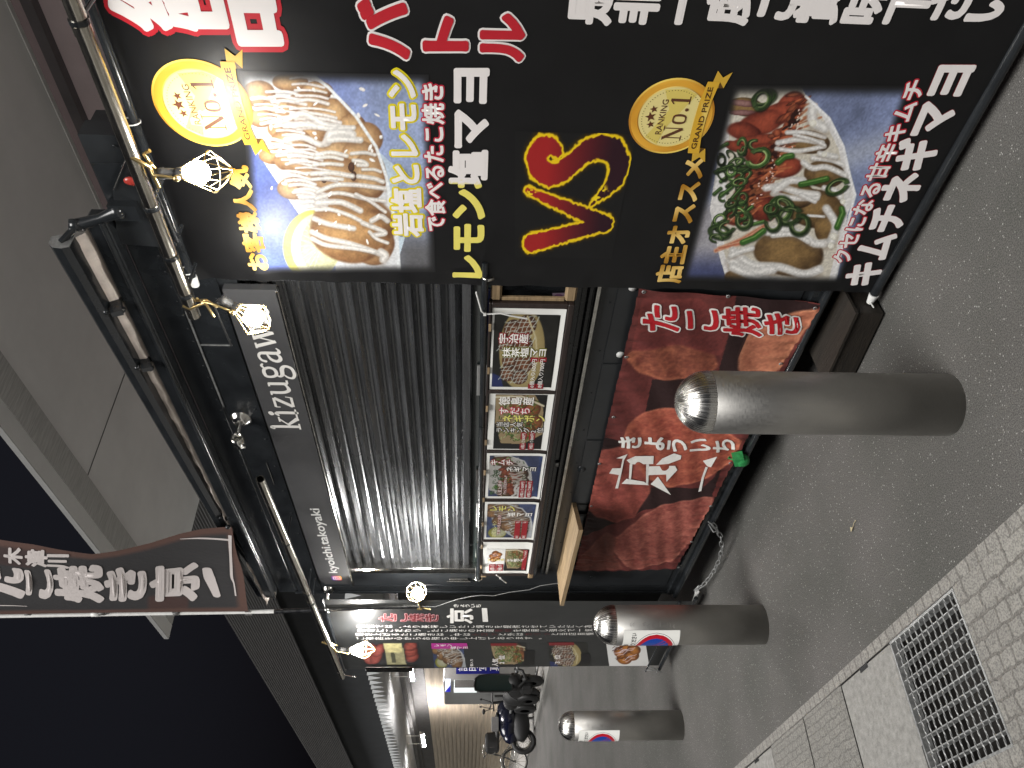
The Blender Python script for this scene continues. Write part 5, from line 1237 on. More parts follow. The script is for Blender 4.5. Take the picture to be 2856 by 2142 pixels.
# zip ties
for lab, q in (('white zip tie round the pipe at the near end of the menu rack', [(1328, 815), (1343, 868), (1352, 876), (1396, 874), (1420, 880), (1470, 889)]),
               ('white zip tie end hanging below the far end of the menu rack', [(1384, 1604), (1395, 1612), (1404, 1620), (1412, 1626)])):
    b = MB(); b.tube([at(x, y, PY-.022) for x, y in q], .0032, 6); a_ = at(q[2 if len(q) > 4 else 1][0], q[2 if len(q) > 4 else 1][1], PY-.022)
    b.box(a_.x-.005, a_.x+.005, a_.y-.005, a_.y+.004, a_.z-.005, a_.z+.005); tag(b.build('zip_tie', M['white_plastic']), lab, 'zip tie', 'zip ties on the pipe')
# plank shelf on the wall
b = MB(); pts = [(-3.637, TY-.004), (-3.48, TY-.25), (-4.44, TY-.236), (-4.50, TY-.004)]
b.prism([(x, y, .948) for x, y in pts], (0, 0, .022)); t = thing('wooden_shelf', 'bare pine plank shelf sticking out above the red cloth banner', 'shelf', (-4.0, TY, .95))
b.build('plank', M['wood'], t)
for x in (-3.75, -4.36):
    b = MB(); b.obox((x, TY-.10, .935), (.012, 0, 0), (0, .095, 0), (0, 0, .0125)); b.obox((x, TY-.012, .86), (.012, 0, 0), (0, .006, 0), (0, 0, .065)); b.build('bracket', M['black_matt'], t)

# ================================================================== clamp lamps with wire cages
def clamp_lamp(lab, grip, s0, s1, bulb, tip, Y, dy=(0, 0, 0), pole_dir=(1, 0, 0), bm_='bulb'):
    g = at(grip[0], grip[1], Y); a = at(s0[0], s0[1], Y); b_ = at(s1[0], s1[1], Y+dy[0]); c = at(bulb[0], bulb[1], Y+dy[1]); e = at(tip[0], tip[1], Y+dy[2])
    ax = (e-b_).normalized(); L = (e-b_).length
    t = thing('clamp_lamp', lab, 'lamp', tuple(g), 'wire cage lamps clamped to the poles')
    k = MB(); k.tube([a, a.lerp(b_, .25), a.lerp(b_, .26), b_], [.015, .017, .0155, .0145], 16); k.tube([b_-ax*.006, b_+ax*.012], .017, 16); k.build('socket', M['black_matt'], t)
    k = MB(); k.sphere(c, .032, 20); k.build('bulb', M[bm_], t)
    u = ax.orthogonal().normalized(); v = ax.cross(u); k = MB()
    for i in range(10):
        w = u*math.cos(i*.6283)+v*math.sin(i*.6283)
        k.tube([b_+w*.013, b_+ax*(L*.30)+w*.034, b_+ax*(L*.62)+w*.056, b_+ax*(L*.82)+w*.034, e+w*.008], .0013, 5)
    for fr_, rr in ((.62, .0565), (.33, .037), (.99, .009)): k.tube([b_+ax*(L*fr_)+(u*math.cos(q)+v*math.sin(q))*rr for q in np.linspace(0, 6.283, 25)[:-1]], .0016, 5, closed=True)
    k.build('cage', M['brass'], t)
    k = MB(); pd = Vector(pole_dir); n_ = pd.cross(Vector((0, 1, 0))); n_ = n_.normalized() if n_.length > .1 else Vector((0, 0, 1))
    for s_ in (-1, 1):
        k.tube([g+Vector((0, -.016*s_, .02*s_))+pd*.012, g+Vector((0, -.018*s_, 0)), g+(a-g)*.5+Vector((0, -.006*s_, 0)), g+(a-g)*.6+pd*-.05+Vector((0, -.022*s_, -.01))], .0055, 6)
    k.tube([g+(a-g)*.45, g+(a-g)*.8+Vector((0, -.02, 0)), b_+Vector((0, -.022, 0)), b_+Vector((0, -.004, 0))], .004, 6); k.sphere(b_+Vector((0, -.022, .004)), .010, 10); k.sphere(g+(a-g)*.45, .011, 8)
    k.build('clamp', M['brass'], t)
    k = MB(); k.tube([a, a+Vector((-.02, .0, .02)), a+Vector((-.05, .03, .02)), a+Vector((-.10, .05, .05)), a+Vector((-.3, .06, .045))], .0035, 6); k.build('cord', M['rubber'], t)
    return t
clamp_lamp('lit cage lamp hanging straight down over the food banner below its gold medal', (396, 440), (442, 484), (502, 484), (553, 481), (648, 476), LY)
clamp_lamp('lit cage lamp tilted in front of the sign board lettering', (533, 850), (614, 832), (655, 857), (708, 884), (752, 915), LY, (-.01, -.03, -.05))
clamp_lamp('lit cage lamp facing the street on the flag pole tube', (1178, 1692), (1172, 1690), (1166, 1668), (1164, 1653), (1158, 1640), FY, (-.05, -.085, -.13), (0, 0, 1), 'bulb_far')
clamp_lamp('lit cage lamp hanging at the far end of the pole above the tall banner', (908, 1786), (946, 1813), (972, 1813), (1000, 1812), (1046, 1812), LY, bm_='bulb_far')

# ================================================================== tall black banner beyond the truck
KY = TY-.11
def kwv(x, z):
    x = np.asarray(x, float); return .012*np.sin(2.4*x+.8*np.asarray(z))+.02*sm(-x, 5.45, 5.9)
KS = Sheet(KY, kwv)
kx0, kx1 = at(1300, 1856, KY).x, at(1400, 1672, KY).x
tall = thing('tall_banner', 'tall black banner of dish photos and handwriting beyond the truck end', 'banner', (kx0, KY, 0))
kz0, kz1 = .10, at(965, 1856, KY).z
sheet_mesh('sheet', KS, kx0, kx1, kz0, kz1, 60, 60, M['matt_vinyl_lit'], tall)
for P_, r_ in (([(kx0-.01, KY-.03, kz1+.008), (kx1+.02, KY, kz1+.008)], .011), ([(kx0-.01, KY-.03, kz0-.004), (kx1+.02, KY, kz0-.004)], .013), ([(kx0-.01, KY-.045, kz0+.10), (kx1+.01, KY-.02, kz0+.10)], .007)):
    b = MB(); b.tube(P_, r_, 10); b.build('rod', M['black_gloss'], tall)
b = MB(); p = Vector((kx0+.03, KY-.05, kz0+.02))
b.tube([p+Vector((.0, 0, .08)), p+Vector((.02, -.01, .03)), p, p+Vector((-.03, -.01, -.03))], .004, 6); b.tube([p+Vector((.06, 0, .08)), p+Vector((.07, -.02, .02)), p+Vector((.0, -.02, .01))], .004, 6); b.build('hook', M['iron'], tall)
b = MB(); s0_ = at(1018, 1851, KY-.03); s1_ = at(1150, 1851, KY-.03); b.box(kx0, kx0+.10, KY-.045, KY-.042, s1_.z, s0_.z); b.build('reflective_strip', M['chrome'], tall)
def kq(x0, y0, x1, y1, sl=-.14):          # picture rectangle: x down, y right to left; TL TR BR BL
    return KS.q((x0+(y1-y0)*0-sl*0, y1), (x0+sl*(y1-y0)*-1*-1, y0), (x1+sl*(y1-y0), y0), (x1, y1))
A = Art(KS)
for ch_, (x0, x1) in zip('たこ焼き', ((1058, 1096), (1100, 1136), (1140, 1182), (1184, 1222))):
    q = KS.q((x0, 1728), (x0, 1708), (x1, 1708), (x1, 1728)); A.fit(ch_, q, (.82, .62, .63), .002, .05); A.fit(ch_, q, (.42, .13, .15), .0034, .012)
A.build('lettering', tall)
A = Art(KS)
A.fit('京', KS.q((1248, 1732), (1248, 1694), (1318, 1694), (1318, 1732)), RW, .002, .03); A.fit('一', KS.q((1349, 1728), (1346, 1692), (1356, 1692), (1359, 1728)), RW, .002, .02)
A.cells('きょういち', KS.q((1264, 1691), (1264, 1680), (1342, 1680), (1342, 1691)), RW, .002, .02)
A.build('lettering', tall)
rows = [('当店では、より美味しいたこ焼きを提供させていただく為', 994, 1652, 1738, 0), ('素材にこだわり、たこ焼きの王道素材を使用し強火で一気', 996, 1654, 1749, 1), ('焼き上げるたこ焼きは、中はトロッと外はカリッと当店自慢', 990, 1656, 1760, 2), ('ご来店を心からお待ち申し上げております。', 992, 1512, 1771, 3)]
A = Art(KS)
for text, x0, x1, y, k in rows:
    yy = y+4; cl = [RW]*len(text)
    for wd in (('素材を',), ('トロッ', 'カリッ')): pass
    if k == 1: i = text.index('王道素材')+2; cl[i] = cl[i+1] = (.35, .16, .18)
    if k == 2:
        for wd in ('トロッ', 'カリッ'): i = text.index(wd); cl[i] = cl[i+1] = cl[i+2] = (.38, .16, .18)
    A.cells(text, KS.q((x0, yy+4), (x0, yy-4), (x1, yy-4), (x1, yy+4)), cl, .002, .006)
A.build('lettering', tall)
def kpic(fn, x0, x1, ytop=1790, ybot=1854, w=60, h=70):
    q = KS.q((x0+9, ybot), (x0, ytop), (x1, ytop), (x1+10, ybot)); q = [q[0], q[1], q[2], q[3]]
    fn(w, h).build('food_photo', KS, q, tall, .0012)
    return q
kpic(pic_stall, 1004, 1166, 1788, 1846); kpic(lambda w, h: pic_lemon(w, h, False), 1203, 1290); kpic(pic_green, 1368, 1466); kpic(pic_matcha, 1526, 1636); kpic(pic_sauce, 1690, 1800)
A = Art(KS)
q = KS.q((1204, 1805), (1203, 1789), (1302, 1789), (1306, 1805)); A.poly(q, (.66, .18, .52), .0022)
A.cells('レモン', KS.q((1209, 1799), (1209, 1791), (1262, 1791), (1262, 1799)), WH, .003, .02); A.cells('塩マヨ', KS.q((1256, 1806), (1256, 1798), (1306, 1798), (1306, 1806)), WH, .003, .02)
q = KS.q((1369, 1798), (1368, 1790), (1440, 1790), (1442, 1798)); A.poly(q, (.46, .10, .12), .0022)
q = KS.q((1532, 1798), (1530, 1789), (1600, 1789), (1602, 1798)); A.poly(q, (.46, .10, .12), .0022)
A.cells('人気', KS.q((1372, 1852), (1372, 1832), (1390, 1832), (1390, 1852)), WH, .003, .03, False); A.cells('2位', KS.q((1390, 1846), (1390, 1824), (1408, 1824), (1408, 1846)), WH, .003, .03, False)
A.cells('3位', KS.q((1545, 1846), (1545, 1824), (1563, 1824), (1563, 1846)), WH, .003, .03, False)
A.cells('個入り', KS.q((1311, 1852), (1311, 1832), (1320, 1832), (1320, 1852)), WH, .003, .02, False)
q = KS.q((1461, 1850), (1462, 1812), (1490, 1812), (1488, 1850)); A.poly(q, (.03, .03, .035), .0026)
q = KS.q((1620, 1846), (1620, 1822), (1645, 1822), (1645, 1846)); A.poly(q, (.04, .035, .06), .0026)
A.build('lettering', tall)
# thin white cable trailing down past the truck corner
b = MB(); b.tube([at(x, y, TY-.14) for x, y in ((1165, 1692), (1215, 1692), (1250, 1680), (1275, 1672), (1310, 1664), (1345, 1660), (1375, 1662), (1420, 1652), (1475, 1645), (1505, 1634), (1560, 1626))], .0015, 6)
tag(b.build('power_cable', M['booth']), 'thin pale cable trailing down the truck corner from the lamp', 'cable')

# ================================================================== tall flag
fy = FY-.004
t0, t1 = at(0, 1718, FY), at(770, 1705, FY); tb = at(1178, 1690, FY)
flag = thing('shop_flag', 'dark vertical shop flag with white brush lettering on a white pole', 'flag', tuple(tb))
dirp = (t0-t1).normalized()
b = MB(); b.tube([t1+dirp*-.06, t0+dirp*.5], .0125, 12); b.lathe([(.0125, -.02), (.0155, -.018), (.0155, .03), (.0125, .032)], at(270, 1713, FY), 12, dirp); b.build('pole', M['white_plastic'], flag)
b = MB(); b.tube([tb, t1+dirp*.01], .014, 14); b.lathe([(.014, -.012), (.018, -.012), (.018, .012), (.014, .012)], fb, 14, dirp); b.build('pole_tube', M['chrome'], flag)
def fw_(x, z): return .035*np.sin(np.asarray(z, float)*3.6+1.0)*sm(np.asarray(x, float), t1.x, t1.x+.6)+.012*np.sin(np.asarray(x, float)*9)
FS = Sheet(FY-.004, fw_)
edge = [(-260, 1500), (0, 1497), (100, 1503), (200, 1518), (262, 1527), (330, 1524), (420, 1514), (500, 1500), (560, 1493), (642, 1489)]
lft = [(-260, 1712), (0, 1710), (100, 1708), (200, 1706), (262, 1705), (330, 1704), (420, 1703), (500, 1702), (560, 1702), (694, 1701)]
E_ = [FS.q(p)[0] for p in edge]; L_ = [FS.q(p)[0] for p in lft]
nx = 26; V = []; C_ = []
sub = 8
for i in range(len(E_)-1):
    for k in range(sub+(i == len(E_)-2)):
        t = k/sub; e_ = np.array(E_[i])*(1-t)+np.array(E_[i+1])*t; l_ = np.array(L_[i])*(1-t)+np.array(L_[i+1])*t
        for j in range(nx):
            p = l_*(1-j/(nx-1))+e_*(j/(nx-1)); V.append(FS.pos(p[0:1], p[1:2])[0])
            brd = j <= 1 or j >= nx-2 or (i == len(E_)-2 and k >= sub-1); big = (i == 6 and j < 7) or (i == 7 and k < 4 and j < 6)
            mot = i <= 1 and j > nx-9
            C_.append(lin((.37, .285, .26) if brd else ((.30, .235, .225) if big else ((.27, .225, .22) if mot else (.235, .232, .236)))))
nr = len(V)//nx; i = np.arange((nr-1)*nx).reshape(nr-1, nx)[:, :-1].ravel(); F = np.stack([i, i+1, i+nx+1, i+nx], 1)
link('cloth', mesh_np('cloth', np.array(V), F.ravel(), np.full(len(F), 4), np.array(C_)), M['cloth_print'], flag)
FWH = (.80, .77, .76)
A = Art(FS)
for ch_, x0, x1, ya, yb in (('た', -70, 62, 1664, 1580), ('こ', 76, 146, 1660, 1576), ('焼', 160, 286, 1668, 1560), ('き', 300, 404, 1664, 1574), ('京', 424, 548, 1668, 1580)):
    q = FS.q((x0, ya), (x0, yb), (x1, yb), (x1, ya)); A.fit(ch_, q, FWH, .003, .055)
A.ribbon(FS.q((574, 1600), (582, 1626), (604, 1662)), [.05, .062, .045], FWH, .003)
for ch_, x0, x1, ya, yb in (('木', 18, 68, 1558, 1514), ('津', 80, 138, 1560, 1516), ('川', 142, 198, 1562, 1526)):
    A.fit(ch_, FS.q((x0, ya), (x0, yb), (x1, yb), (x1, ya)), FWH, .003, .05)
A.build('lettering', flag, M['cloth_print'])
for P_, w_ in (([(500, 1511), (560, 1513), (640, 1519)], [.004, .014, .018]), ([(638, 1508), (641, 1560), (642, 1620), (650, 1640), (657, 1664)], [.018, .014, .016, .008, .009]), ([(0, 1684), (40, 1684), (78, 1685)], [.012, .010, .006])):
    A = Art(FS); A.ribbon(FS.q(*P_), w_, FWH, .003, False); A.build('frame_stroke', flag, M['cloth_print'])
for px in (78, 285, 492, 694):
    b = MB(); q_ = at(px, 1709, FY); b.lathe([(.0125, -.018), (.0165, -.017), (.0165, .017), (.0125, .018)], q_, 12, dirp); b.obox(q_+Vector((.022, -.004, 0)), (.022, 0, 0), (0, .004, 0), (0, 0, .017)); b.build('pole_loop', M['grey_steel'], flag)

# ================================================================== small things near the ground
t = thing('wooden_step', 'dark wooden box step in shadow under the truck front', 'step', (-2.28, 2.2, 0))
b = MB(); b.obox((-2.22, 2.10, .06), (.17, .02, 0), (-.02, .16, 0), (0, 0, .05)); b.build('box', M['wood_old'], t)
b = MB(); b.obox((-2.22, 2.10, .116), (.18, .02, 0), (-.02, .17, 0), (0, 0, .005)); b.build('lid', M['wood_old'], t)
b = MB(); g = at(2068, 1284, TY-.07); b.sphere(g, .036, 10, (1, .9, 1.1)); b.obox(g+Vector((.012, 0, .018)), (.022, .004, .01), (0, .022, 0), (-.008, 0, .024)); b.tube([g+Vector((0, 0, .03)), g+Vector((-.03, .03, .05)), g+Vector((-.01, .06, .02)), (g.x-.02, TY-.02, .2)], .004, 6)
tag(b.build('tied_bag', M['green']), 'small green plastic bundle tied to the truck sill', 'bundle')
t = thing('hanging_chain', 'sagging steel chain hooked along the truck sill', 'chain', tuple(at(2006, 1560, TY-.05)))
cp = [(1988, 1460), (2010, 1495), (2014, 1530), (2006, 1562), (1990, 1595), (1968, 1625), (1946, 1644)]
cp = [at(x, y, TY-.055) for x, y in cp]
def along(P, s):
    for a, b2 in zip(P[:-1], P[1:]):
        l = (b2-a).length
        if s <= l: return a.lerp(b2, s/l), (b2-a).normalized()
        s -= l
    return P[-1], (P[-1]-P[-2]).normalized()
tot = sum((b2-a).length for a, b2 in zip(cp[:-1], cp[1:])); n = 15
for i in range(n):
    c, d = along(cp, tot*(i+.5)/n); h = tot/n*.72; s = Vector((0, 1, 0)) if i % 2 else d.cross(Vector((0, 1, 0))).normalized()
    k = MB(); k.tube([c+d*(h*.55*math.cos(a)+(h*.28 if math.cos(a) > 0 else -h*.28))+s*(.011*math.sin(a)) for a in np.linspace(.2, 6.28+.2, 15)[:-1]], .0032, 6, closed=True); k.build('link', M['iron'], t)
b = MB(); c = cp[0]; b.tube([c+Vector((.02, 0, .03)), c+Vector((0, -.01, .0)), c+Vector((-.05, -.02, -.03)), c+Vector((-.06, -.02, -.015)), c+Vector((-.01, 0, .02))], .0038, 6); c = cp[-1]; b.tube([c+Vector((.05, 0, -.02)), c+Vector((0, -.01, .01)), c+Vector((-.02, 0, .02)), c+Vector((.04, .01, .0))], .0038, 6); b.build('snap_hook', M['iron'], t)
b = MB(); a_ = at(1944, 1650, TY-.05); b.tube([a_, a_+Vector((-.05, .0, -.008))], [.014, .011], 12); b.tube([a_+Vector((-.05, .0, -.008)), a_+Vector((-.25, .02, -.03))], .012, 12)
tag(b.build('rod_end', M['white_plastic']), 'white plastic rod end poking out under the far truck corner', 'rod')
b = MB(); g = atz(2377, 1476, .004)
b.add([g+Vector((-.012, -.004, .003)), g+Vector((0, -.010, .006)), g+Vector((.014, 0, .004)), g+Vector((.002, .009, .007)), g+Vector((-.010, .006, .002))], [(0, 1, 2, 3, 4)]); b.tube([g+Vector((.012, 0, .003)), g+Vector((.03, .010, .003)), g+Vector((.05, .012, .002))], .0012, 5)
tag(b.build('dry_leaf', M['seed']), 'small pale dry leaf with stalk lying on the asphalt', 'leaf')
# ================================================================== station building: canopy above and behind the truck
ZS = 5.0
oy = 3.46
station = thing('station_canopy', 'plain grey concrete canopy slab and pinkish wall behind the food truck', 'building', (-3, 6, 0))
XE, XW, IY = -9.15, 9.0, 5.95
b = MB(); b.box(XE+.05, XW, oy+.42, IY+.3, ZS, ZS+.35); 
for x in (-5.9, -2.4, 1.2, 4.8): pass
b.build('soffit', M['soffit'], station)
b = MB()
for x in (-6.35, -2.55, 1.2, 5.0): b.box(x-.006, x+.006, oy+.43, IY, ZS-.004, ZS-.001)
b.build('joint', M['grey_steel'], station)
b = MB(); b.box(XE, XW, oy+.16, oy+.419, ZS-.035, ZS+.10); b.build('edge_beam', M['soffit_beam'], station)
b = MB(); b.box(XE-.02, XW, oy, oy+.158, ZS-.03, ZS+.02); b.build('edge_fascia', M['soffit_face'], station)
b = MB(); b.box(XE-.02, XW, oy-.006, oy-.001, ZS-.031, ZS+.021); b.build('edge_dimmer', M['edge_face'], station)  # added dark strip covering the brightly lit front of the edge
zz = [at(x, 405, IY).z for x in (165, 200, 235, 262)]
b = MB(); b.box(XE+.3, XW, IY, IY+.25, zz[1], ZS-.002); b.build('lintel', M['soffit'], station)
b = MB(); b.box(XE+.4, XW, IY+.05, IY+.25, zz[2], zz[1]-.001); b.build('upper_band', M['pink_dark'], station)
b = MB(); b.box(XE+.4, XW, IY-.02, IY+.25, zz[3], zz[2]-.001); b.build('beam', M['beam_dark'], station)
b = MB(); b.box(XE+.4, XW, IY+.08, IY+.25, 0, zz[3]-.001); b.build('wall', M['pink_wall'], station)
px_ = at(300, 425, IY).x; pw = abs(at(300, 410, IY).x-at(300, 440, IY).x)
for k in range(3):
    b = MB(); x = px_-k*3.4; b.box(x-pw/2-.03, x+pw/2, IY-.02, IY+.079, .03, zz[3]-.001); b.build('post', M['beam_dark'], station)
    b = MB(); b.box(x-pw-.08, x-pw/2-.031, IY+.0, IY+.079, .03, zz[3]-.001); b.build('post', M['pink_dark'], station)
b = MB(); b.box(XE+.1, XE+.4, IY+.02, IY+1.2, 0, ZS-.002); b.build('side_wall', M['fascia'], station)

# ================================================================== dark building with the bicycle parking below
FYY = 6.4
pa_, pb_ = at(617, 1723, FYY), at(892, 2138, FYY); ft = (pa_.z+pb_.z)/2
qa, qb = at(752, 1631, FYY), at(984, 2137, FYY); fbz = (qa.z+qb.z)/2
hall = thing('bicycle_hall', 'long dark building with ribbed fascia over a lit roller shutter wall', 'building', (-25, 8, 0))
b = MB(); v = []; f = []; n = 44
for i in range(n+1):
    z = fbz+(ft-fbz)*i/n; v += [(-75, FYY-.0-(.010 if i % 2 else 0), z), (XE+.35, FYY-(.010 if i % 2 else 0), z)]
for i in range(n): f.append((2*i, 2*i+1, 2*i+3, 2*i+2))
b.add(v, f); b.box(-75, XE+.35, FYY+.002, FYY+4, ft-.2, ft+.02); b.build('fascia', M['fascia'], hall)
b = MB(); b.box(-75, XE+.35, FYY+.35, FYY+4, 3.42, fbz+.2); b.build('upper_wall', M['fascia_dark'], hall)
SWY = 6.95; ZSH = 2.66
b = MB(); v = []; f = []; n = 20
for i in range(n+1):
    z = .03+(ZSH-.03)*i/n; v += [(-75, SWY, z), (-9, SWY, z), (-75, SWY+.035, z+.012), (-9, SWY+.035, z+.012)]
for i in range(n): f += [(4*i, 4*i+1, 4*i+3, 4*i+2), (4*i+2, 4*i+3, 4*i+5, 4*i+4)]
b.add(v, f); b.build('shutter_wall', M['beige_steel'], hall)
b = MB(); b.box(-75, -9, SWY-.06, SWY+.3, ZSH, 3.06); b.build('lintel', M['grey_steel'], hall)
b = MB(); b.box(-75, -9, SWY-.30, SWY-.10, 3.02, 3.20); b.build('cable_tray', M['grey_steel'], hall)
b = MB(); b.box(-75, -9, SWY-.62, SWY-.56, 3.06, 3.16); b.build('cable_tray', M['grey_steel'], hall)
for x in (-13.3, -34.3):
    b = MB(); b.box(x-.15, x+.15, SWY-.08, SWY-.001, .03, ZSH+.3); b.build('pillar', M['grey_steel'], hall)
# folded plate roof over the parking
b = MB(); p = .27; v = []; f = []; x = -62.0; i = 0; zr = at(1036, 1856, 5.0).z
while x < -9.3:
    z = zr+.13*(1 if i % 2 else -1)+.0; v += [(x, 5.0, z), (x, SWY+.2, z+.02)]; x += p/2; i += 1
for k in range(i-1): f.append((2*k, 2*k+1, 2*k+3, 2*k+2))
b.add(v, f); b.add([(q[0], q[1], q[2]+.006) for q in v], f); b.build('folded_roof', M['roof_sheet'], hall)
for (a_, e_) in (((1143, 1853), (1153, 1886)), ((1179, 2045), (1183, 2081))):
    y_ = 5.85; u, w = at(*a_, y_), at(*e_, y_); xm = (u.x+w.x)/2; zm = (u.z+w.z)/2+.0
    t = thing('tube_light', 'glowing fluorescent tube nearer the tall banner' if a_[1] < 1900 else 'glowing fluorescent tube farther along the parking roof', 'light', (xm, y_, zm), 'tube lights under the parking roof')
    k = MB(); k.tube([(xm-.62, y_, zm), (xm+.62, y_, zm)], .03, 12); k.build('tube', M['tube'], t)
    k = MB(); k.box(xm-.66, xm+.66, y_-.05, y_+.05, zm+.035, zm+.09, .01); k.box(xm-.66, xm-.622, y_-.03, y_+.03, zm-.03, zm+.035); k.box(xm+.622, xm+.66, y_-.03, y_+.03, zm-.03, zm+.035)
    for s_ in (-.4, .4): k.tube([(xm+s_, y_, zm+.09), (xm+s_, y_, 3.24)], .01, 6)
    k.build('fitting', M['white_plastic'], t)

# ================================================================== photo booth
bx = -17.5
bth = thing('photo_booth', 'grey photo booth with a blue vertical sign beside the bicycle parking', 'photo booth', (bx-.9, 6.0, 0))
b = MB(); b.box(bx-1.6, bx, 5.62, 6.6, .03, 2.06, .02); b.build('cabin', M['booth'], bth)
by0, by1 = atx(1272, 1880, bx), atx(1392, 1820, bx)
class SheetX:                              # a face looking along +x: (y, z)
    def __init__(s, X): s.X = X
    def pos(s, y, z, h=0.0): y = np.asarray(y, float); return np.stack([s.X+h+0*y, y, np.asarray(z, float)], -1)
A = Art(SheetX(bx)); A.poly([(by0.y, by1.z), (by1.y, by1.z), (by1.y, by0.z), (by0.y, by0.z)], (.05, .08, .42), .004); A.build('sign_panel', bth)
A = Art(SheetX(bx)); wy = by0.y+.05; hs = (by0.z-by1.z)
A.cells('証明写真', [(wy, by0.z-.03), (wy+hs*.235, by0.z-.03), (wy+hs*.235, by1.z+.0), (wy, by1.z+.0)], (.9, .9, .92), .008, .045); A.build('lettering', bth)
b = MB(); c0, c1 = atx(1266, 1931, bx+.02), atx(1330, 1896, bx+.02); b.box(bx-.02, bx+.03, min(c0.y, c1.y), max(c0.y, c1.y), min(c0.z, c1.z), c0.z, .005); b.build('lit_window', M['lit'], bth)
b = MB(); c0, c1 = atx(1268, 1918, bx+.035), atx(1322, 1896, bx+.035); b.box(bx+.031, bx+.035, c0.y+.0, c1.y, c1.z, c0.z); b.build('sample_panel', M['grey_steel'], bth)
A = Art(SheetX(bx+.03)); c0, c1 = atx(1241, 1930, bx+.03), atx(1257, 1893, bx+.03); A.poly([(c0.y, c1.z), (c1.y, c1.z), (c1.y, c0.z), (c0.y, c0.z)], (.80, .84, .92), .001); A.poly([(c0.y, c1.z), (c0.y+.14, c1.z), (c0.y, c0.z)], (.10, .12, .60), .003); A.build('header_sign', bth)

# ================================================================== parked two-wheelers and barriers
def wheel(parent, x, y, z, r, m='rubber', spokes=12, tw=.018):
    t = MB(); t.tube([(x, y+r*math.cos(a), z+r*math.sin(a)) for a in np.linspace(0, 6.283, 33)[:-1]], tw, 8, closed=True); w = t.build('wheel', M[m], parent)
    k = MB(); k.tube([(x, y+(r-tw*1.4)*math.cos(a), z+(r-tw*1.4)*math.sin(a)) for a in np.linspace(0, 6.283, 33)[:-1]], tw*.55, 6, closed=True)
    for i in range(spokes): a = i*6.283/spokes; k.tube([(x, y, z), (x, y+(r-tw*1.6)*math.cos(a), z+(r-tw*1.6)*math.sin(a))], .004, 4)
    k.tube([(x-.05, y, z), (x+.05, y, z)], .025, 8); k.build('rim', M['chrome'], w)
# bicycle, front wheel towards the kerb
bxx = -21.0; wc = atx(1432, 2124, bxx)
cyc = thing('bicycle', 'parked city bicycle with a black basket at the far picture edge', 'bicycle', (bxx, wc.y+.5, .03))
Rr_ = .30; Zc = .03+Rr_+.012
y0w = wc.y; y1w = wc.y+1.02
wheel(cyc, bxx, y0w, Zc, Rr_); wheel(cyc, bxx, y1w, Zc, Rr_)
k = MB(); bbk = Vector((bxx, y0w+.58, Zc-.02)); st = Vector((bxx, y0w+.66, .80)); hd = Vector((bxx, y0w+.17, .86)); hl = Vector((bxx, y0w+.13, .66))
for a_, e_ in ((Vector((bxx, y1w, Zc)), bbk), (Vector((bxx, y1w, Zc)), st.lerp(bbk, .25)), (st, bbk), (st.lerp(bbk, .2), hd), (bbk, hl), (hd, hl), (hl, Vector((bxx, y0w, Zc)))): k.tube([a_, e_], .02, 8)
k.build('frame', M['chrome'], cyc)
k = MB(); k.tube([hd, hd+Vector((0, .02, .16)), hd+Vector((.0, -.06, .24))], .014, 6); k.tube([hd+Vector((-.28, .16, .26)), hd+Vector((-.20, -.04, .24)), hd+Vector((.20, -.04, .24)), hd+Vector((.28, .16, .26))], .014, 6); k.build('handlebar', M['chrome'], cyc)
k = MB(); k.obox(st+Vector((0, 0, .06)), (.08, 0, 0), (0, .13, 0), (0, 0, .035)); k.build('saddle', M['rubber'], cyc)
bk0, bk1 = atx(1353, 2098, bxx), atx(1392, 2046, bxx)
k = MB(); k.box(bxx-.17, bxx+.17, bk0.y, bk1.y, bk1.z, bk0.z, .05); k.build('rear_box', M['rubber'], cyc)
k = MB(); k.tube([(bxx, y1w, Zc), (bxx, (bk0.y+bk1.y)/2, bk1.z+.01)], .012, 6); k.tube([st.lerp(bbk, .1), (bxx, (bk0.y+bk1.y)/2, bk1.z+.01)], .012, 6); k.build('carrier', M['iron'], cyc)
for yy in (y0w, y1w):
    k = MB(); k.tube([(bxx, yy+(Rr_+.045)*math.cos(a), Zc+(Rr_+.045)*math.sin(a)) for a in np.linspace(.3, 2.6, 14)], .02, 6); k.build('mudguard', M['chrome'], cyc)
# navy scooter seen over the barrier
sx = -18.6
A0, A1 = atx(1392, 1971, sx), atx(1435, 2060, sx)
sc1 = thing('motor_scooter', 'navy blue scooter with black lower body beside the bicycle', 'scooter', (sx, (A0.y+A1.y)/2, .03))
wy0, wy1 = A1.y+.14, A0.y-.02
k = MB(); yc = (A0.y+A1.y)/2
k.sphere((sx, yc, .62), .30, 16, (.62, 1.28, .72)); k.sphere((sx, yc+.26, .66), .22, 14, (.6, 1.0, .9)); k.sphere((sx, yc-.28, .56), .2, 14, (.6, .9, .9)); k.build('body', M['navy'], sc1)
k = MB(); k.sphere((sx+.05, yc-.08, .33), .27, 16, (.55, 1.3, .75)); k.build('engine_cover', M['rubber'], sc1)
k = MB(); k.sphere((sx, yc-.05, .86), .2, 14, (.6, 1.4, .28)); k.build('seat', M['black_matt'], sc1)
wheel(sc1, sx, yc-.40, .28, .23, tw=.05); wheel(sc1, sx, yc+.52, .28, .23, tw=.05)
g2_ = atx(1424, 1958, sx+.1); k = MB(); k.sphere(g2_+Vector((0, 0, -.18)), .2, 14, (.5, .8, 1.5)); k.build('leg_shield', M['booth'], sc1)
k = MB(); p_ = Vector((sx, yc+.42, .98)); k.tube([(sx, yc+.5, .3), p_], .03, 8); k.tube([p_+Vector((-.3, -.05, .04)), p_, p_+Vector((.3, -.05, .04))], .016, 6)
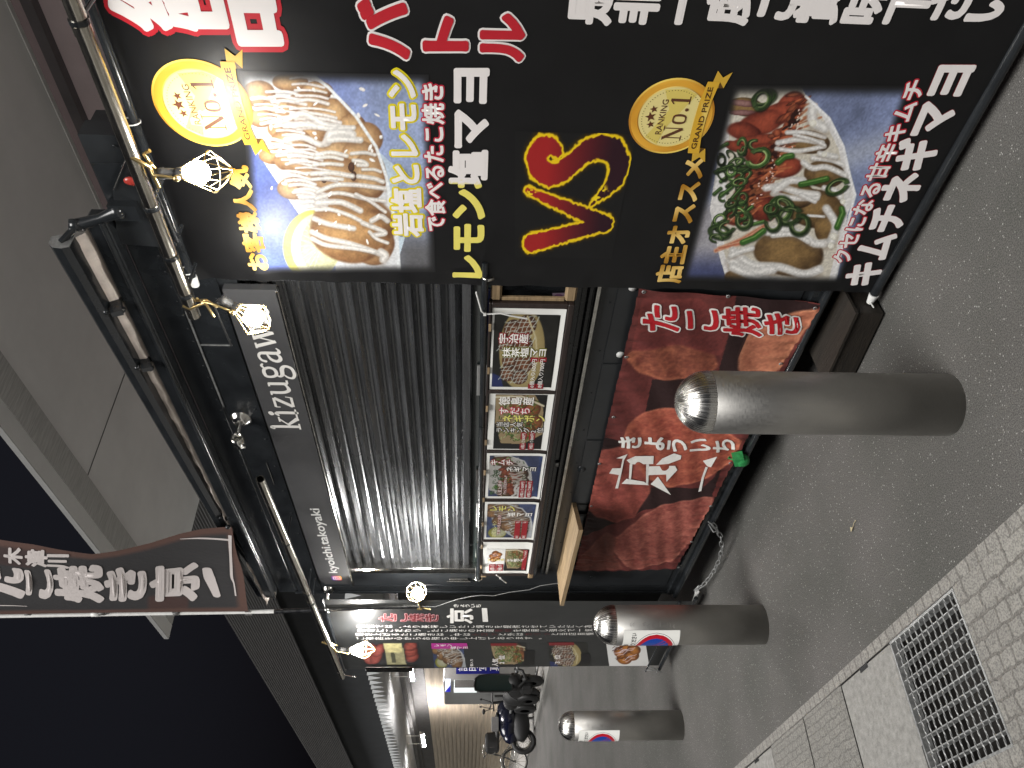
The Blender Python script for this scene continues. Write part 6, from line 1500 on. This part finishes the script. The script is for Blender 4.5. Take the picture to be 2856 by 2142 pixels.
for s_ in (-1, 1): k.tube([p_+Vector((.25*s_, -.04, .04)), p_+Vector((.28*s_, 0, .2))], .008, 6); k.sphere(p_+Vector((.28*s_, 0, .24)), .05, 8, (1, .4, .7))
k.build('handlebar', M['rubber'], sc1)
g0, g1 = atx(1371, 2040, sx+.2), atx(1391, 1999, sx+.2); k = MB(); k.box(sx+.18, sx+.2, g0.y, g1.y, g1.z, g0.z, .01); k.build('rear_plate', M['grey_steel'], sc1)
# covered scooter with tall screen near the tall banner
s2 = -15.6
W0, W1 = atx(1322, 1930, s2), atx(1428, 1880, s2)
sc2 = thing('motor_scooter', 'black scooter with a tall dark windscreen beside the photo booth', 'scooter', (s2, (W0.y+W1.y)/2, .03))
ym = (W0.y+W1.y)/2; hw = abs(W1.y-W0.y)/2; zh, zl = W0.z, W1.z
k = MB(); pr = [(s2+.03*math.cos(j*.5), ym+hw*u, z) for j, (u, z) in enumerate(())]
out = [(-.75, zl), (-1, zl+.06), (-1, zh-.12), (-.8, zh-.02), (-.3, zh), (.5, zh-.02), (.85, zh-.10), (1.0, zh-.35), (.95, zl+.02), (.7, zl)]
k.prism([(s2, ym+hw*u, z) for u, z in out], (-.02, 0, 0)); k.build('windscreen', M['glass_dark'], sc2)
k = MB(); k.tube([(s2+.004, ym+hw*u, z) for u, z in out], .014, 6, closed=True); k.build('screen_rim', M['rubber'], sc2)
k = MB(); k.sphere((s2-.15, ym+.06, zl-.05), .2, 14, (1.0, .9, .9)); k.sphere((s2-.6, ym+.1, .55), .28, 14, (1.5, .6, .8)); k.box(s2-.5, s2-.1, ym-.08, ym+.22, .25, .5, .05); k.build('body', M['rubber'], sc2)
k = MB(); k.tube([(s2+.05, ym+.25, zl-.05), (s2+.1, ym+.20, zl-.2), (s2+.1, ym+.02, zl-.27), (s2+.05, ym-.10, zl-.12)], .03, 8); k.tube([(s2, ym-hw, zl+.1), (s2, ym-hw-.10, zl+.02), (s2, ym-hw-.16, zl-.08)], .012, 6); k.build('crash_bar', M['rubber'], sc2)
for xx in (s2-.05, s2-1.2):
    q_ = MB(); q_.lathe([(.10, -.05), (.22, -.05), (.25, 0), (.22, .05), (.10, .05)], (xx-.1, ym+.08, .28), 20, (0, 1, 0)); q_.build('wheel', M['rubber'], sc2)
# a dark covered scooter squeezed between the two
s3 = -17.0
P0, P1 = atx(1385, 1962, s3), atx(1462, 1925, s3); y3 = (P0.y+P1.y)/2
sc3 = thing('motor_scooter', 'dark scooter with handlebars up, squeezed between the tall windscreen and the navy scooter', 'scooter', (s3, y3, .03))
k = MB(); k.sphere((s3, y3, .52), .22, 14, (1.2, .8, 1.3)); k.sphere((s3-.3, y3, .60), .24, 14, (1.4, .7, .7)); k.build('body', M['black_matt'], sc3)
k = MB(); p_ = Vector((s3+.05, y3, .96)); k.tube([(s3+.1, y3, .30), p_], .025, 8); k.tube([p_+Vector((0, -.30, .02)), p_+Vector((0, -.08, .05)), p_+Vector((0, .08, .05)), p_+Vector((0, .30, .02))], .016, 6)
for s_ in (-1, 1): k.tube([p_+Vector((0, .24*s_, .03)), p_+Vector((0, .30*s_, .20))], .008, 6); k.sphere(p_+Vector((0, .31*s_, .23)), .05, 8, (.4, 1.2, .7))
k.build('handlebar', M['rubber'], sc3)
for xx in (s3+.25, s3-.85):
    q_ = MB(); q_.lathe([(.10, -.05), (.22, -.05), (.25, 0), (.22, .05), (.10, .05)], (xx, y3, .28), 20, (0, 1, 0)); q_.build('wheel', M['rubber'], sc3)
# steel tube barriers
def barrier(x0, x1, lab):
    t = thing('tube_barrier', lab, 'barrier', ((x0+x1)/2, 5.25, .03), 'tubular barriers')
    k = MB(); z = .56; k.tube([(x0, 5.25, .03), (x0, 5.25, z-.06), (x0-.02, 5.25, z-.02), (x0-.07, 5.25, z), (x1+.07, 5.25, z), (x1+.02, 5.25, z-.02), (x1, 5.25, z-.06), (x1, 5.25, .03)], .03, 10); k.build('hoop', M['iron'], t)
    k = MB(); k.tube([(x0, 5.25, .16), (x1, 5.25, .16)], .022, 8); k.build('rail', M['iron'], t)
barrier(-15.0, -17.1, 'bent steel tube barrier in front of the photo booth'); barrier(-17.6, -18.9, 'bent steel tube barrier in front of the navy scooter')
bpy.context.view_layer.update()
